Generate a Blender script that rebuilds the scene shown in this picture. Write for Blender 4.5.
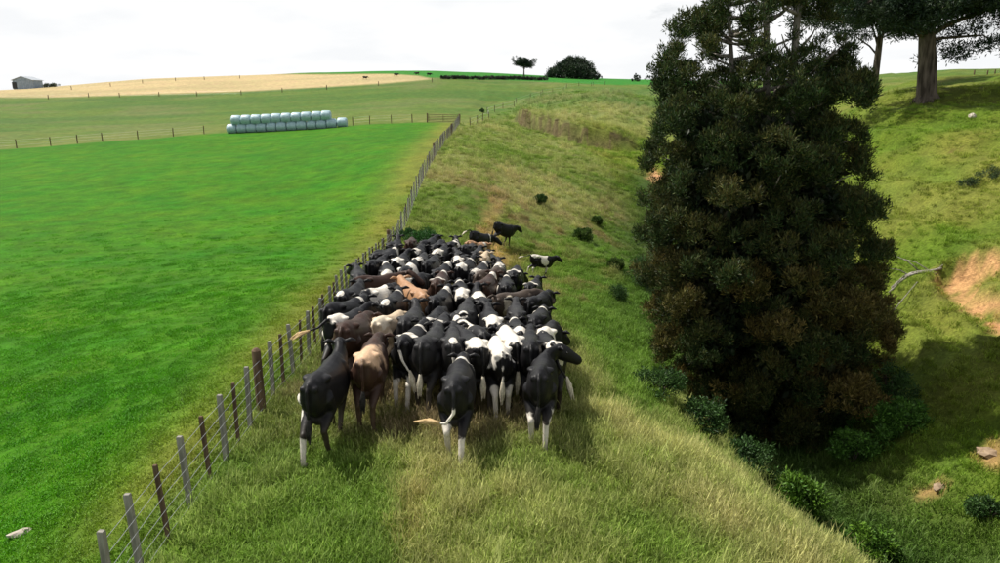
import bpy, bmesh, math, random
import numpy as np
from mathutils import Vector, Matrix

# ------------------------------------------------------------------ camera, sky, sun, exposure
S = bpy.context.scene
for o in list(bpy.data.objects): bpy.data.objects.remove(o)
col = S.collection
random.seed(7); RNG = np.random.default_rng(7)
R = math.radians

CAMZ, PITCH, FPX = 5.4, R(14.15), 700.0
SP, CP = math.sin(PITCH), math.cos(PITCH)
cam = bpy.data.cameras.new('camera'); camo = bpy.data.objects.new('camera', cam); col.objects.link(camo)
cam.sensor_width = 36; cam.lens = FPX / 1000 * 36; cam.clip_start = .1; cam.clip_end = 6000
camo.location = (0, 0, CAMZ); camo.rotation_euler = (R(90) - PITCH, 0, 0)
S.camera = camo

SUN = Vector((-.80, .42, 0)).normalized() * math.cos(R(57)) + Vector((0, 0, math.sin(R(57))))
W = bpy.data.worlds.new('World'); S.world = W; W.use_nodes = True
nt = W.node_tree; nt.nodes.clear()
def N(t, k, **kw):
    n = t.nodes.new(k)
    for a, b in kw.items(): setattr(n, a, b)
    return n
sky = N(nt, 'ShaderNodeTexSky', sky_type='NISHITA', sun_disc=False)
sky.sun_elevation = R(57); sky.sun_rotation = math.atan2(SUN.x, SUN.y); sky.dust_density = 2
skyb = N(nt, 'ShaderNodeBackground'); skyb.inputs[1].default_value = .06
nt.links.new(sky.outputs[0], skyb.inputs[0])
tc = N(nt, 'ShaderNodeTexCoord')
sep = N(nt, 'ShaderNodeSeparateXYZ'); nt.links.new(tc.outputs['Generated'], sep.inputs[0])
def wm(op, a, b):
    n = N(nt, 'ShaderNodeMath', operation=op)
    for i, v in enumerate((a, b)):
        if isinstance(v, (int, float)): n.inputs[i].default_value = v
        else: nt.links.new(v, n.inputs[i])
    return n.outputs[0]
zz = wm('ADD', wm('MAXIMUM', sep.outputs[2], 0.0), .22)
cmb = N(nt, 'ShaderNodeCombineXYZ')
nt.links.new(wm('DIVIDE', sep.outputs[0], zz), cmb.inputs[0]); nt.links.new(wm('DIVIDE', sep.outputs[1], zz), cmb.inputs[1])
cn = N(nt, 'ShaderNodeTexNoise'); cn.inputs['Scale'].default_value = 1.3; cn.inputs['Detail'].default_value = 7; cn.inputs['Roughness'].default_value = .55
nt.links.new(cmb.outputs[0], cn.inputs['Vector'])
# cloud cover: broken overhead, closed towards the horizon as layered cloud always looks
cov = N(nt, 'ShaderNodeMapRange'); cov.inputs['From Min'].default_value = .44; cov.inputs['From Max'].default_value = .60
nt.links.new(wm('ADD', cn.outputs[0], wm('MULTIPLY', wm('SUBTRACT', 1.0, wm('MINIMUM', wm('MULTIPLY', wm('MAXIMUM', sep.outputs[2], 0.0), 2.2), 1.0)), .30)), cov.inputs['Value'])
cn2 = N(nt, 'ShaderNodeTexNoise'); cn2.inputs['Scale'].default_value = 2.1; cn2.inputs['Detail'].default_value = 6
nt.links.new(cmb.outputs[0], cn2.inputs['Vector'])
cr = N(nt, 'ShaderNodeValToRGB'); cr.color_ramp.elements[0].color = (.93, .945, .96, 1); cr.color_ramp.elements[1].color = (1.02, 1.02, 1.02, 1)
cr.color_ramp.elements[0].position = .36; cr.color_ramp.elements[1].position = .56
nt.links.new(cn2.outputs[0], cr.inputs[0])
cb = N(nt, 'ShaderNodeBackground'); cb.inputs[1].default_value = .78
nt.links.new(cr.outputs[0], cb.inputs[0])
mx = N(nt, 'ShaderNodeMixShader'); nt.links.new(cov.outputs[0], mx.inputs[0]); nt.links.new(skyb.outputs[0], mx.inputs[1]); nt.links.new(cb.outputs[0], mx.inputs[2])
wo = N(nt, 'ShaderNodeOutputWorld'); nt.links.new(mx.outputs[0], wo.inputs[0])

sl = bpy.data.lights.new('sun', 'SUN'); sl.energy = 4.8; sl.angle = R(.6); sl.color = (1, .955, .87)
so = bpy.data.objects.new('sun', sl); col.objects.link(so); so.rotation_euler = SUN.to_track_quat('Z', 'Y').to_euler(); so.location = SUN * 60
S.view_settings.view_transform = 'Standard'; S.view_settings.look = 'None'; S.view_settings.exposure = 0.38; S.view_settings.gamma = 1
S.render.engine = 'CYCLES'; S.cycles.max_bounces = 5; S.cycles.transparent_max_bounces = 4; S.cycles.use_denoising = True

# ------------------------------------------------------------------ helpers
def pix(px, py, d):
    u, v = (px - 500) / FPX, (py - 281.5) / FPX
    return (u * d, d * (CP - v * SP), CAMZ - d * (SP + v * CP))
def proj(x, y, z):
    dz = CAMZ - z
    d = y * CP + dz * SP
    v = (dz * CP - y * SP) / np.maximum(d, 1e-3)
    return 500 + x / np.maximum(d, 1e-3) * FPX, 281.5 + v * FPX, d

def _hash(ix, iy, s):
    h = (ix.astype(np.int64) * 374761393 + iy.astype(np.int64) * 668265263 + s * 974634777) & 0x7fffffff
    h = ((h ^ (h >> 13)) * 1274126177) & 0x7fffffff
    return ((h ^ (h >> 16)) & 0xffff) / 65535.0
def vnoise(x, y, s=0):
    x = np.asarray(x, float); y = np.asarray(y, float)
    ix, iy = np.floor(x), np.floor(y); fx, fy = x - ix, y - iy
    fx = fx * fx * (3 - 2 * fx); fy = fy * fy * (3 - 2 * fy)
    a, b, c, d = _hash(ix, iy, s), _hash(ix + 1, iy, s), _hash(ix, iy + 1, s), _hash(ix + 1, iy + 1, s)
    return (a + (b - a) * fx) * (1 - fy) + (c + (d - c) * fx) * fy
def fbm(x, y, s=0, o=4):
    t = 0; a = .5; n = 0
    for i in range(o):
        t = t + a * vnoise(x * 2 ** i + 17.3 * i, y * 2 ** i - 9.1 * i, s + i); n += a; a *= .5
    return t / n
def sstep(a, b, x):
    t = np.clip((x - a) / (b - a), 0, 1); return t * t * (3 - 2 * t)
def inpoly(px, py, poly):
    r = np.zeros(np.shape(px), bool); n = len(poly)
    for i in range(n):
        x0, y0 = poly[i]; x1, y1 = poly[(i + 1) % n]
        if y0 == y1: continue
        c = ((y0 > py) != (y1 > py)) & (px < (x1 - x0) * (py - y0) / (y1 - y0) + x0)
        r ^= c
    return r
def polyfield(px, py, poly, soft):
    """soft mask: 1 well inside, 0 well outside"""
    n = len(poly); dm = np.full(np.shape(px), 1e9)
    for i in range(n):
        a = np.array(poly[i], float); b = np.array(poly[(i + 1) % n], float)
        ab = b - a; t = np.clip(((px - a[0]) * ab[0] + (py - a[1]) * ab[1]) / (ab @ ab), 0, 1)
        dm = np.minimum(dm, np.hypot(px - a[0] - t * ab[0], py - a[1] - t * ab[1]))
    s = np.where(inpoly(px, py, poly), dm, -dm)
    return sstep(-soft, soft, s)
def segdist(x, y, pts):
    """signed distance to a polyline (positive to its left), and run-length along it"""
    best = np.full(np.shape(x), 1e9); sg = np.zeros(np.shape(x)); run = np.zeros(np.shape(x)); L = 0
    for (ax, ay), (bx, by) in zip(pts[:-1], pts[1:]):
        ex, ey = bx - ax, by - ay; l2 = ex * ex + ey * ey
        t = np.clip(((x - ax) * ex + (y - ay) * ey) / l2, 0, 1)
        d = np.hypot(x - ax - t * ex, y - ay - t * ey)
        m = d < best
        best = np.where(m, d, best); sg = np.where(m, np.sign(ex * (y - ay) - ey * (x - ax)), sg); run = np.where(m, L + t * l2 ** .5, run)
        L += l2 ** .5
    return best * sg, run, L

# ------------------------------------------------------------------ terrain heights
CPX = [  # pixel x, y, distance along the view axis
 (288,385,14.2),(350,300,22.6),(395,250,35),(410,210,41.6),(423,178,49),(445.6,143,69),(460,124,94.5),(175,530,9.2),
 (0,563,9.5),(0,430,14.2),(150,400,14.6),(0,300,26),(200,250,34),(0,200,50),(0,150,88),(100,140,94),(230,132,97),(345,127,95),(200,180,56),(300,200,47),
 (0,98,200),(240,92,190),(430,80,200),(150,116,140),(350,105,145),(530,99,160),(20,88,255),(0,88,260),(150,78,270),(300,73,280),(400,70,300),(500,73,290),(600,78,290),(660,80,270),(760,82,230),
 (850,83,105),(1000,80,80),(940,86,70),(1100,76,80),(925,101,45),(860,108,50),(1000,108,41),(1100,105,38),(850,135,45),
 (560,92,170),(600,105,142),(560,122,120),(640,143,104),(500,135,84),(540,160,68),(600,178,66),(500,180,54),(480,200,46),(540,270,40),(600,262,41),(500,240,42),(560,300,31),(620,330,27),
 (450,470,10.7),(300,470,10.6),(540,460,11),(600,500,10.1),(500,563,8.4),(320,563,8.5),(620,420,14.2),(660,390,18.6),(560,370,17.3),(445,390,15.0),(440,346,18.6),(520,340,19.4),(400,300,23.6),(470,300,24.6),(450,270,30),
 (1000,450,17.6),(1000,563,14.0),(900,563,15.8),(970,290,25.5),(900,290,27),(1000,200,30),(900,200,35),(900,450,19.6),(870,400,22.5),(1100,400,16.5),(1100,250,22)]
CPW = [  # x, y, z where no pixel shows the ground
 (8.6,16.2,-5.3),(8.9,12.6,-5.0),(9.4,5,-4.4),(9.6,-8,-4.2),(9.2,21.8,-5.7),(9.6,32,-5.8),(12.5,52,-5.0),(17,80,-2.6),(20,108,1.5),(12,22,-4.9),
 (5.1,8.9,-1.15),(3.4,10.8,-.65),(6.6,10.5,-3.0),(6.2,14,-3.3),(5.6,18.5,-3.4),(6.4,25,-4.2),(4.6,32,-3.6),
 (0,3,.1),(0,-15,.1),(-5,-15,0),(-30,-10,-.8),(-40,20,-1.3),(-90,40,-1),(4.6,4,-.5),(5,-10,-.5),(15,5,-2.4),(25,0,1),(60,20,12),(60,60,12),(90,90,12),(-130,70,.5),(120,180,14)]
cp = np.array([pix(*p) for p in CPX] + CPW, float)
def _warp(x, y):
    r = np.hypot(x, y) + 1e-6; g = np.arcsinh(r / 14) * 14 / r
    return x * g, y * g
cwx, cwy = _warp(cp[:, 0], cp[:, 1])
def _phi(r2): return .5 * r2 * np.log(r2 + 1e-9)
_n = len(cp)
K = _phi((cwx[:, None] - cwx) ** 2 + (cwy[:, None] - cwy) ** 2) + np.eye(_n) * 1.2
P = np.c_[np.ones(_n), cwx, cwy]
_sol = np.linalg.solve(np.block([[K, P], [P.T, np.zeros((3, 3))]]), np.r_[cp[:, 2], 0, 0, 0])
_w, _a = _sol[:_n], _sol[_n:]
def H0(x, y):
    x = np.atleast_1d(np.asarray(x, float)); y = np.atleast_1d(np.asarray(y, float)); sh = x.shape
    x = x.ravel(); y = y.ravel(); out = np.empty(x.size)
    for i in range(0, x.size, 20000):
        wx, wy = _warp(x[i:i + 20000], y[i:i + 20000])
        out[i:i + 20000] = _phi((wx[:, None] - cwx) ** 2 + (wy[:, None] - cwy) ** 2) @ _w + _a[0] + _a[1] * wx + _a[2] * wy
    r = np.hypot(x, y)
    f = sstep(300, 620, r)
    return (out * (1 - f) + f * -25).reshape(sh)
def raw_hit(px, py, h=0, fn=H0, dmax=420):
    d = np.concatenate([np.arange(4, 60, .05), np.arange(60, dmax, .4)])
    x, y, z = pix(px, py, d)
    g = fn(x, y) + h
    i = np.argmax(z < g)
    return Vector((x[i], y[i], g[i] - h)) if z[i] < g[i] else Vector((x[-1], y[-1], g[-1] - h))
SCARP = [tuple(raw_hit(a, b)[:2]) for a, b in ((508, 121), (530, 129), (560, 137), (590, 143), (615, 147), (648, 151))]
SCAR = [(936, 272), (950, 263), (988, 253), (1012, 254), (1012, 272), (984, 278), (972, 288), (1012, 296), (1012, 342), (985, 325), (960, 305), (940, 290)]
def H(x, y):
    x = np.atleast_1d(np.asarray(x, float)); y = np.atleast_1d(np.asarray(y, float))
    z = H0(x, y); r = np.hypot(x, y)
    fx = np.interp(y, [8, 22, 35, 90], [-4.3, -5.0, -5.3, -5.4])
    bank = sstep(-.2, 2.5, x - fx)
    rough = bank * (1 - sstep(180, 260, r))
    z = z + rough * (.16 * (fbm(x / 1.3, y / 1.3, 3) - .5) + .55 * (fbm(x / 5.5, y / 5.5, 5) - .5) * sstep(14, 30, r) + 1.9 * (fbm(x / 13, y / 13, 8) - .5) * sstep(40, 70, r) + 2.6 * np.exp(-((x - 17) / 13) ** 2 - ((y - 138) / 24) ** 2))
    z = z + (1 - bank) * (.07 * (fbm(x / 2.2, y / 2.2, 9) - .5) + .5 * (fbm(x / 16, y / 16, 12) - .5) * sstep(25, 60, r))
    # sheep tracks: narrow steps along the contours of the steep right-hand slope
    st = sstep(10, 13, x) * (1 - sstep(60, 80, r))
    z = z + st * .17 * np.sin(z * 5.0 + 3 * fbm(x / 4, y / 4, 21))
    # eroded lip across the middle spur
    s, run, L = segdist(x, y, SCARP)
    s = s + 1.2 * (fbm(x / 2.0, y / 2.0, 31) - .5)
    e = sstep(0, 3, run) * (1 - sstep(L - 4, L, run))
    z = z + e * np.where(s > 0, 1.9 * sstep(0, .5, s) * (1 - sstep(1, 14, s)), 0) - e * .5 * np.exp(-((s + .6) / 1.0) ** 2)
    # clay slip on the right-hand slope
    px, py, d = proj(x, y, z)
    near = (d > 14) & (d < 40)
    sc = np.where(near, polyfield(px + 10 * (fbm(x, y, 41) - .5), py + 8 * (fbm(x, y, 43) - .5), SCAR, 4), 0)
    return z - .7 * sc
def hit(px, py, h=0): return raw_hit(px, py, h, H)
def hz(x, y): return float(H(x, y)[0])

FX = lambda y: np.interp(y, [-20, 8, 14, 22, 34, 60, 96], [-4.25, -4.25, -4.4, -4.95, -5.25, -5.4, -5.4])
HAY = [(-60, 97.5), (60, 97), (240, 91.5), (330, 86.5), (385, 83), (432, 79), (420, 75.5), (390, 73.5), (330, 74.5), (280, 74), (150, 60), (-60, 70)]

def ground_colour(x, y, z):
    """real surface colours: turf, hay, clay, by where the place has them"""
    px, py, d = proj(x, y, z); r = np.hypot(x, y)
    n1 = fbm(x / .8, y / .8, 51); n2 = fbm(x / 3.5, y / 3.5, 53); n3 = fbm(x / 11, y / 11, 57); n4 = fbm(x / .3, y / .3, 59)
    def mixc(a, b, t): return a + (np.array(b) - a) * t[..., None]
    c = np.zeros(x.shape + (3,)) + np.array((.088, .130, .020))
    # rank pasture: green shot with ripe seed heads
    dry = .62 * n2 + .55 * n3 + .35 * n1 - .50
    tan = 0 * x
    for poly, soft, amt in (([(575, 370), (640, 420), (760, 490), (870, 575), (760, 600), (690, 540), (610, 450)], 26, .20),
                            ([(380, 440), (520, 470), (600, 520), (640, 600), (420, 600)], 40, .15),
                            ([(440, 150), (475, 160), (440, 300), (420, 260), (415, 200)], 22, .10),
                            ([(500, 175), (560, 180), (610, 215), (560, 230), (500, 205)], 18, .34),
                            ([(505, 100), (560, 93), (650, 105), (650, 140), (600, 138), (520, 120)], 9, .22)):
        tan = tan + amt * polyfield(px, py, poly, soft)
    lush = 0 * x
    for poly, soft, amt in (([(180, 460), (330, 400), (420, 520), (380, 600), (150, 600)], 40, .20),
                            ([(560, 240), (640, 230), (700, 330), (650, 420), (590, 360), (560, 300)], 30, .34),
                            ([(850, 350), (1010, 330), (1010, 420), (860, 470)], 30, .18)):
        lush = lush + amt * polyfield(px, py, poly, soft)
    t = np.clip((dry + tan - lush - .08) * 1.9, 0, 1)
    c = mixc(c, (.195, .192, .062), t)
    c = mixc(c, (.058, .112, .014), np.clip(lush * 2 - .2 * n2, 0, .8))
    br_ = polyfield(px, py, [(425, 175), (530, 170), (640, 215), (600, 300), (540, 330), (500, 280), (440, 250)], 30) * np.where((d > 20) & (d < 70), 1, 0)
    c = mixc(c, (.135, .095, .040), br_ * np.clip((n1 * .5 + n2 * .5 - .50) * 5, 0, .75))
    tr_ = polyfield(x, y, [(-4.2, 10.5), (1, 10.5), (1.4, 20), (0, 28), (.6, 37), (-.6, 37), (-2, 30), (-4.6, 29)], .8)   # ground trodden by the mob
    c = mixc(c, (.105, .080, .038), tr_ * np.clip(.25 + .9 * n1, 0, .8))
    # right-hand grazed slope
    rs = sstep(9.6, 12.5, x) * (1 - sstep(95, 120, r))
    rc = mixc(np.zeros_like(c) + np.array((.086, .132, .012)), (.135, .150, .026), np.clip((n2 + n3 - .85) * 2.4, 0, 1))
    rc = mixc(rc, (.15, .10, .04), np.clip((n4 * .5 + n2 - 1.06) * 5, 0, .7))
    c = c + (rc - c) * rs[..., None]
    # gully floor: darker green towards its middle
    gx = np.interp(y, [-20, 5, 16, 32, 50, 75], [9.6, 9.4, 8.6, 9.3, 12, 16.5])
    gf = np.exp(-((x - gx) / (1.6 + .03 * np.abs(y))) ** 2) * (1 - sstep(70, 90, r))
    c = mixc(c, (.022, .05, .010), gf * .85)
    # mid hill
    left = (x < FX(np.minimum(y, 96)))
    mh = sstep(95, 150, r) * (1 - sstep(240, 270, r))
    c = mixc(c, (.080, .140, .024), mh * np.where(x < 8, .75, .35))
    c = mixc(c, (.115, .135, .045), mh * np.clip((n3 - .5) * 4, 0, .7))
    c = mixc(c, (.055, .115, .020), mh * np.clip((fbm(x / 30, y / 7, 63) - .48) * 5, 0, .75))
    # paddock
    bl = np.interp(x, [-66, -50, -38, -21, -5.4], [89.5, 94.5, 98.3, 98, 97.5])
    pd = sstep(-.5, .5, (FX(np.minimum(y, 96)) - .15 - x)) * sstep(-.8, .8, bl - y + .6 * (n2 - .5))
    pc = mixc(np.zeros_like(c) + np.array((.038, .142, .003)), (.053, .160, .004), np.clip((n2 - .35) * 2, 0, 1))
    pc = mixc(pc, (.030, .122, .003), np.clip((n1 + n3 - 1.0) * 2.4, 0, .8))
    fd = FX(np.minimum(y, 96)) - x + .5 * (n2 - .5)
    strip = np.exp(-((fd - .9) / (.8 + .022 * np.clip(y, 0, 60))) ** 2) * sstep(6, 10, y) * np.clip(.45 + n2, 0, 1)
    pc = mixc(pc, (.165, .165, .028), strip * .85)
    c = c + (pc - c) * pd[..., None]
    # far fields
    far = sstep(110, 130, r)
    hm = np.where(d > 120, polyfield(px, py, HAY, .9), 0)
    hc = mixc(np.zeros_like(c) + np.array((.43, .33, .17)), (.34, .28, .14), np.clip((fbm(x / 30, y / 12, 61) - .4) * 3, 0, 1))
    c = c + (hc - c) * (hm * far)[..., None]
    top = far * sstep(0, 1.0, np.interp(px, [300, 380, 435, 500, 548, 610, 660, 860], [74, 74, 78, 80, 82.3, 85, 85, 86]) - py) * (1 - hm) * sstep(285, 300, px) * (1 - sstep(700, 760, px)) * sstep(180, 200, d)
    c = mixc(c, (.030, .165, .018), top)
    # bare clay
    soil = np.where((d > 14) & (d < 40), polyfield(px + 14 * (n1 - .5), py + 10 * (n1 - .5), SCAR, 4) * sstep(.36, .46, n1 * .6 + n4 * .4 + .10 * (fbm(x / 2, y / 2, 91) - .3)), 0)
    for poly, soft, amt, d0, d1 in (([(478, 250), (480, 215), (492, 200), (503, 200), (496, 225), (500, 245), (520, 262), (500, 268)], 7, .42, 20, 50),
                              ([(648, 176), (655, 168), (664, 178), (656, 184)], 3, .9, 30, 90),
                              ([(975, 455), (990, 447), (1005, 450), (1005, 470), (985, 468)], 6, .8, 10, 30),
                              ([(920, 490), (938, 483), (948, 489), (940, 499), (922, 497)], 4, .7, 10, 30),
                              ([(395, 545), (404, 500), (424, 480), (430, 500), (418, 563)], 7, .12, 6, 12)):
        soil = np.maximum(soil, amt * np.where((d > d0) & (d < d1), polyfield(px + 16 * (n1 - .5), py + 12 * (n4 - .5), poly, soft), 0))
    sc_, run, L = segdist(x, y, SCARP)
    c = mixc(c, (.46, .25, .115), np.clip(soil, 0, 1) * np.clip(.55 + .9 * n4, 0, 1))
    c = mixc(c, (.10, .07, .04), np.where((sc_ > -.7) & (sc_ < .7), np.clip(n2 * 1.5 - .05, 0, .85), 0) * sstep(0, 3, run) * (1 - sstep(L - 4, L, run)))  # brown soil band along the scarp, darkened to paint in the lip's shadow
    return np.clip(c, 0, 1), pd, hm * far, top, np.clip(soil, 0, 1), t, gf

# ------------------------------------------------------------------ materials
def principled(name, c=(.5, .5, .5), rough=.8, spec=.3):
    m = bpy.data.materials.new(name); m.use_nodes = True
    b = m.node_tree.nodes['Principled BSDF']; b.inputs['Base Color'].default_value = (*c, 1); b.inputs['Roughness'].default_value = rough
    b.inputs['Specular IOR Level'].default_value = spec
    return m, m.node_tree, b
def noisy(name, c1, c2, scale=8, rough=.85, spec=.2, bump=.3, stretch=(1, 1, 1), coord='Object', dist=.02):
    m, t, b = principled(name, c1, rough, spec)
    tcn = N(t, 'ShaderNodeTexCoord'); mp = N(t, 'ShaderNodeMapping'); mp.inputs['Scale'].default_value = stretch
    t.links.new(tcn.outputs[coord], mp.inputs[0])
    n = N(t, 'ShaderNodeTexNoise'); n.inputs['Scale'].default_value = scale; n.inputs['Detail'].default_value = 6; t.links.new(mp.outputs[0], n.inputs['Vector'])
    r = N(t, 'ShaderNodeValToRGB'); r.color_ramp.elements[0].position = .35; r.color_ramp.elements[1].position = .65
    r.color_ramp.elements[0].color = (*c1, 1); r.color_ramp.elements[1].color = (*c2, 1)
    t.links.new(n.outputs[0], r.inputs[0]); t.links.new(r.outputs[0], b.inputs['Base Color'])
    bp = N(t, 'ShaderNodeBump'); bp.inputs['Strength'].default_value = bump; bp.inputs['Distance'].default_value = dist
    t.links.new(n.outputs[0], bp.inputs['Height']); t.links.new(bp.outputs[0], b.inputs['Normal'])
    return m
def attr_foliage(name, attr='tint', trans=.25, rough=.6, vary=.35, inst=None):
    """leaf / blade material: colour from a vertex attribute, some light coming through"""
    m, t, b = principled(name, (.1, .2, .05), rough, .25)
    a = N(t, 'ShaderNodeAttribute'); a.attribute_name = attr
    out = a.outputs['Color']
    if inst:
        ai = N(t, 'ShaderNodeAttribute', attribute_type='INSTANCER'); ai.attribute_name = inst
        mu = N(t, 'ShaderNodeMix', data_type='RGBA', blend_type='MULTIPLY'); mu.inputs['Factor'].default_value = 1
        t.links.new(ai.outputs['Color'], mu.inputs[6]); t.links.new(out, mu.inputs[7]); out = mu.outputs[2]
    t.links.new(out, b.inputs['Base Color'])
    tr = N(t, 'ShaderNodeBsdfTranslucent'); t.links.new(out, tr.inputs[0])
    ms = N(t, 'ShaderNodeMixShader'); ms.inputs[0].default_value = trans
    t.links.new(b.outputs[0], ms.inputs[1]); t.links.new(tr.outputs[0], ms.inputs[2])
    t.links.new(ms.outputs[0], t.nodes['Material Output'].inputs[0])
    return m

def ground_mat():
    m, t, b = principled('turf', (.1, .2, .05), .95, .12)
    a = N(t, 'ShaderNodeAttribute'); a.attribute_name = 'col'
    g = N(t, 'ShaderNodeNewGeometry')
    n1 = N(t, 'ShaderNodeTexNoise'); n1.inputs['Scale'].default_value = 9; n1.inputs['Detail'].default_value = 8; n1.inputs['Roughness'].default_value = .7
    n2 = N(t, 'ShaderNodeTexNoise'); n2.inputs['Scale'].default_value = .9; n2.inputs['Detail'].default_value = 7; n2.inputs['Roughness'].default_value = .65
    for n in (n1, n2): t.links.new(g.outputs['Position'], n.inputs['Vector'])
    def mr(src, a0, a1, b0, b1):
        n = N(t, 'ShaderNodeMapRange'); n.inputs[1].default_value = a0; n.inputs[2].default_value = a1; n.inputs[3].default_value = b0; n.inputs[4].default_value = b1
        t.links.new(src, n.inputs[0]); return n.outputs[0]
    f = N(t, 'ShaderNodeMath', operation='MULTIPLY'); t.links.new(mr(n1.outputs[0], .3, .7, .55, 1.4), f.inputs[0]); t.links.new(mr(n2.outputs[0], .3, .7, .74, 1.28), f.inputs[1])
    mu = N(t, 'ShaderNodeVectorMath', operation='SCALE'); t.links.new(a.outputs['Color'], mu.inputs[0]); t.links.new(f.outputs[0], mu.inputs['Scale'])
    # warm / cool drift of the sward
    hs = N(t, 'ShaderNodeHueSaturation'); t.links.new(mu.outputs[0], hs.inputs['Color'])
    n3 = N(t, 'ShaderNodeTexNoise'); n3.inputs['Scale'].default_value = .35; n3.inputs['Detail'].default_value = 6; t.links.new(g.outputs['Position'], n3.inputs['Vector'])
    t.links.new(mr(n3.outputs[0], .3, .7, .485, .515), hs.inputs['Hue'])
    t.links.new(hs.outputs[0], b.inputs['Base Color'])
    bp = N(t, 'ShaderNodeBump'); bp.inputs['Strength'].default_value = .7; bp.inputs['Distance'].default_value = .06
    t.links.new(n1.outputs[0], bp.inputs['Height'])
    bp2 = N(t, 'ShaderNodeBump'); bp2.inputs['Strength'].default_value = .6; bp2.inputs['Distance'].default_value = .5
    t.links.new(n2.outputs[0], bp2.inputs['Height']); t.links.new(bp.outputs[0], bp2.inputs['Normal']); t.links.new(bp2.outputs[0], b.inputs['Normal'])
    return m
M_ground = ground_mat()
M_wood_grey = noisy('weathered_wood', (.16, .15, .13), (.34, .32, .28), 14, .9, .15, .5, (1, 1, .12))
M_wood_brown = noisy('brown_wood', (.07, .045, .03), (.17, .115, .075), 14, .9, .15, .5, (1, 1, .12))
M_wire = principled('galvanised_wire', (.55, .56, .56), .4, .5)[0]; M_wire.node_tree.nodes['Principled BSDF'].inputs['Metallic'].default_value = .6
M_bark = noisy('bark', (.045, .036, .028), (.16, .13, .105), 5, .95, .1, .9, (1, 1, .18), dist=.06)
M_bark_pale = noisy('pale_bark', (.13, .115, .10), (.30, .27, .23), 6, .95, .1, .8, (1, 1, .2), dist=.04)
M_dead = noisy('dead_wood', (.15, .13, .11), (.38, .35, .31), 9, .9, .1, .6, (1, 1, 1))
M_hoof = noisy('hoof_horn', (.03, .025, .02), (.09, .07, .05), 12, .6, .3, .2)
M_eye = principled('eye', (.008, .006, .005), .12, .6)[0]
M_brownrock = noisy('brown_rock', (.20, .14, .09), (.34, .25, .17), 6, .95, .1, .8)
M_stone = noisy('pale_stone', (.34, .29, .24), (.56, .50, .43), 6, .95, .1, .8)
M_wrap = noisy('bale_wrap', (.24, .37, .41), (.38, .50, .55), 3, .38, .5, .35, (1, 1, 3), dist=.03)
M_leaf = attr_foliage('leaves', 'tint', .22, .55)
M_grass = attr_foliage('grass_blades', 'shade', .35, .6, inst='tint')
M_wall = noisy('corrugated_iron', (.20, .26, .33), (.28, .35, .43), 1.5, .5, .4, .2)
M_roof = noisy('shed_roof', (.30, .33, .36), (.42, .45, .48), 1.5, .5, .4, .2)
M_dark = principled('dark_opening', (.05, .055, .06), .9, .1)[0]

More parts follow.
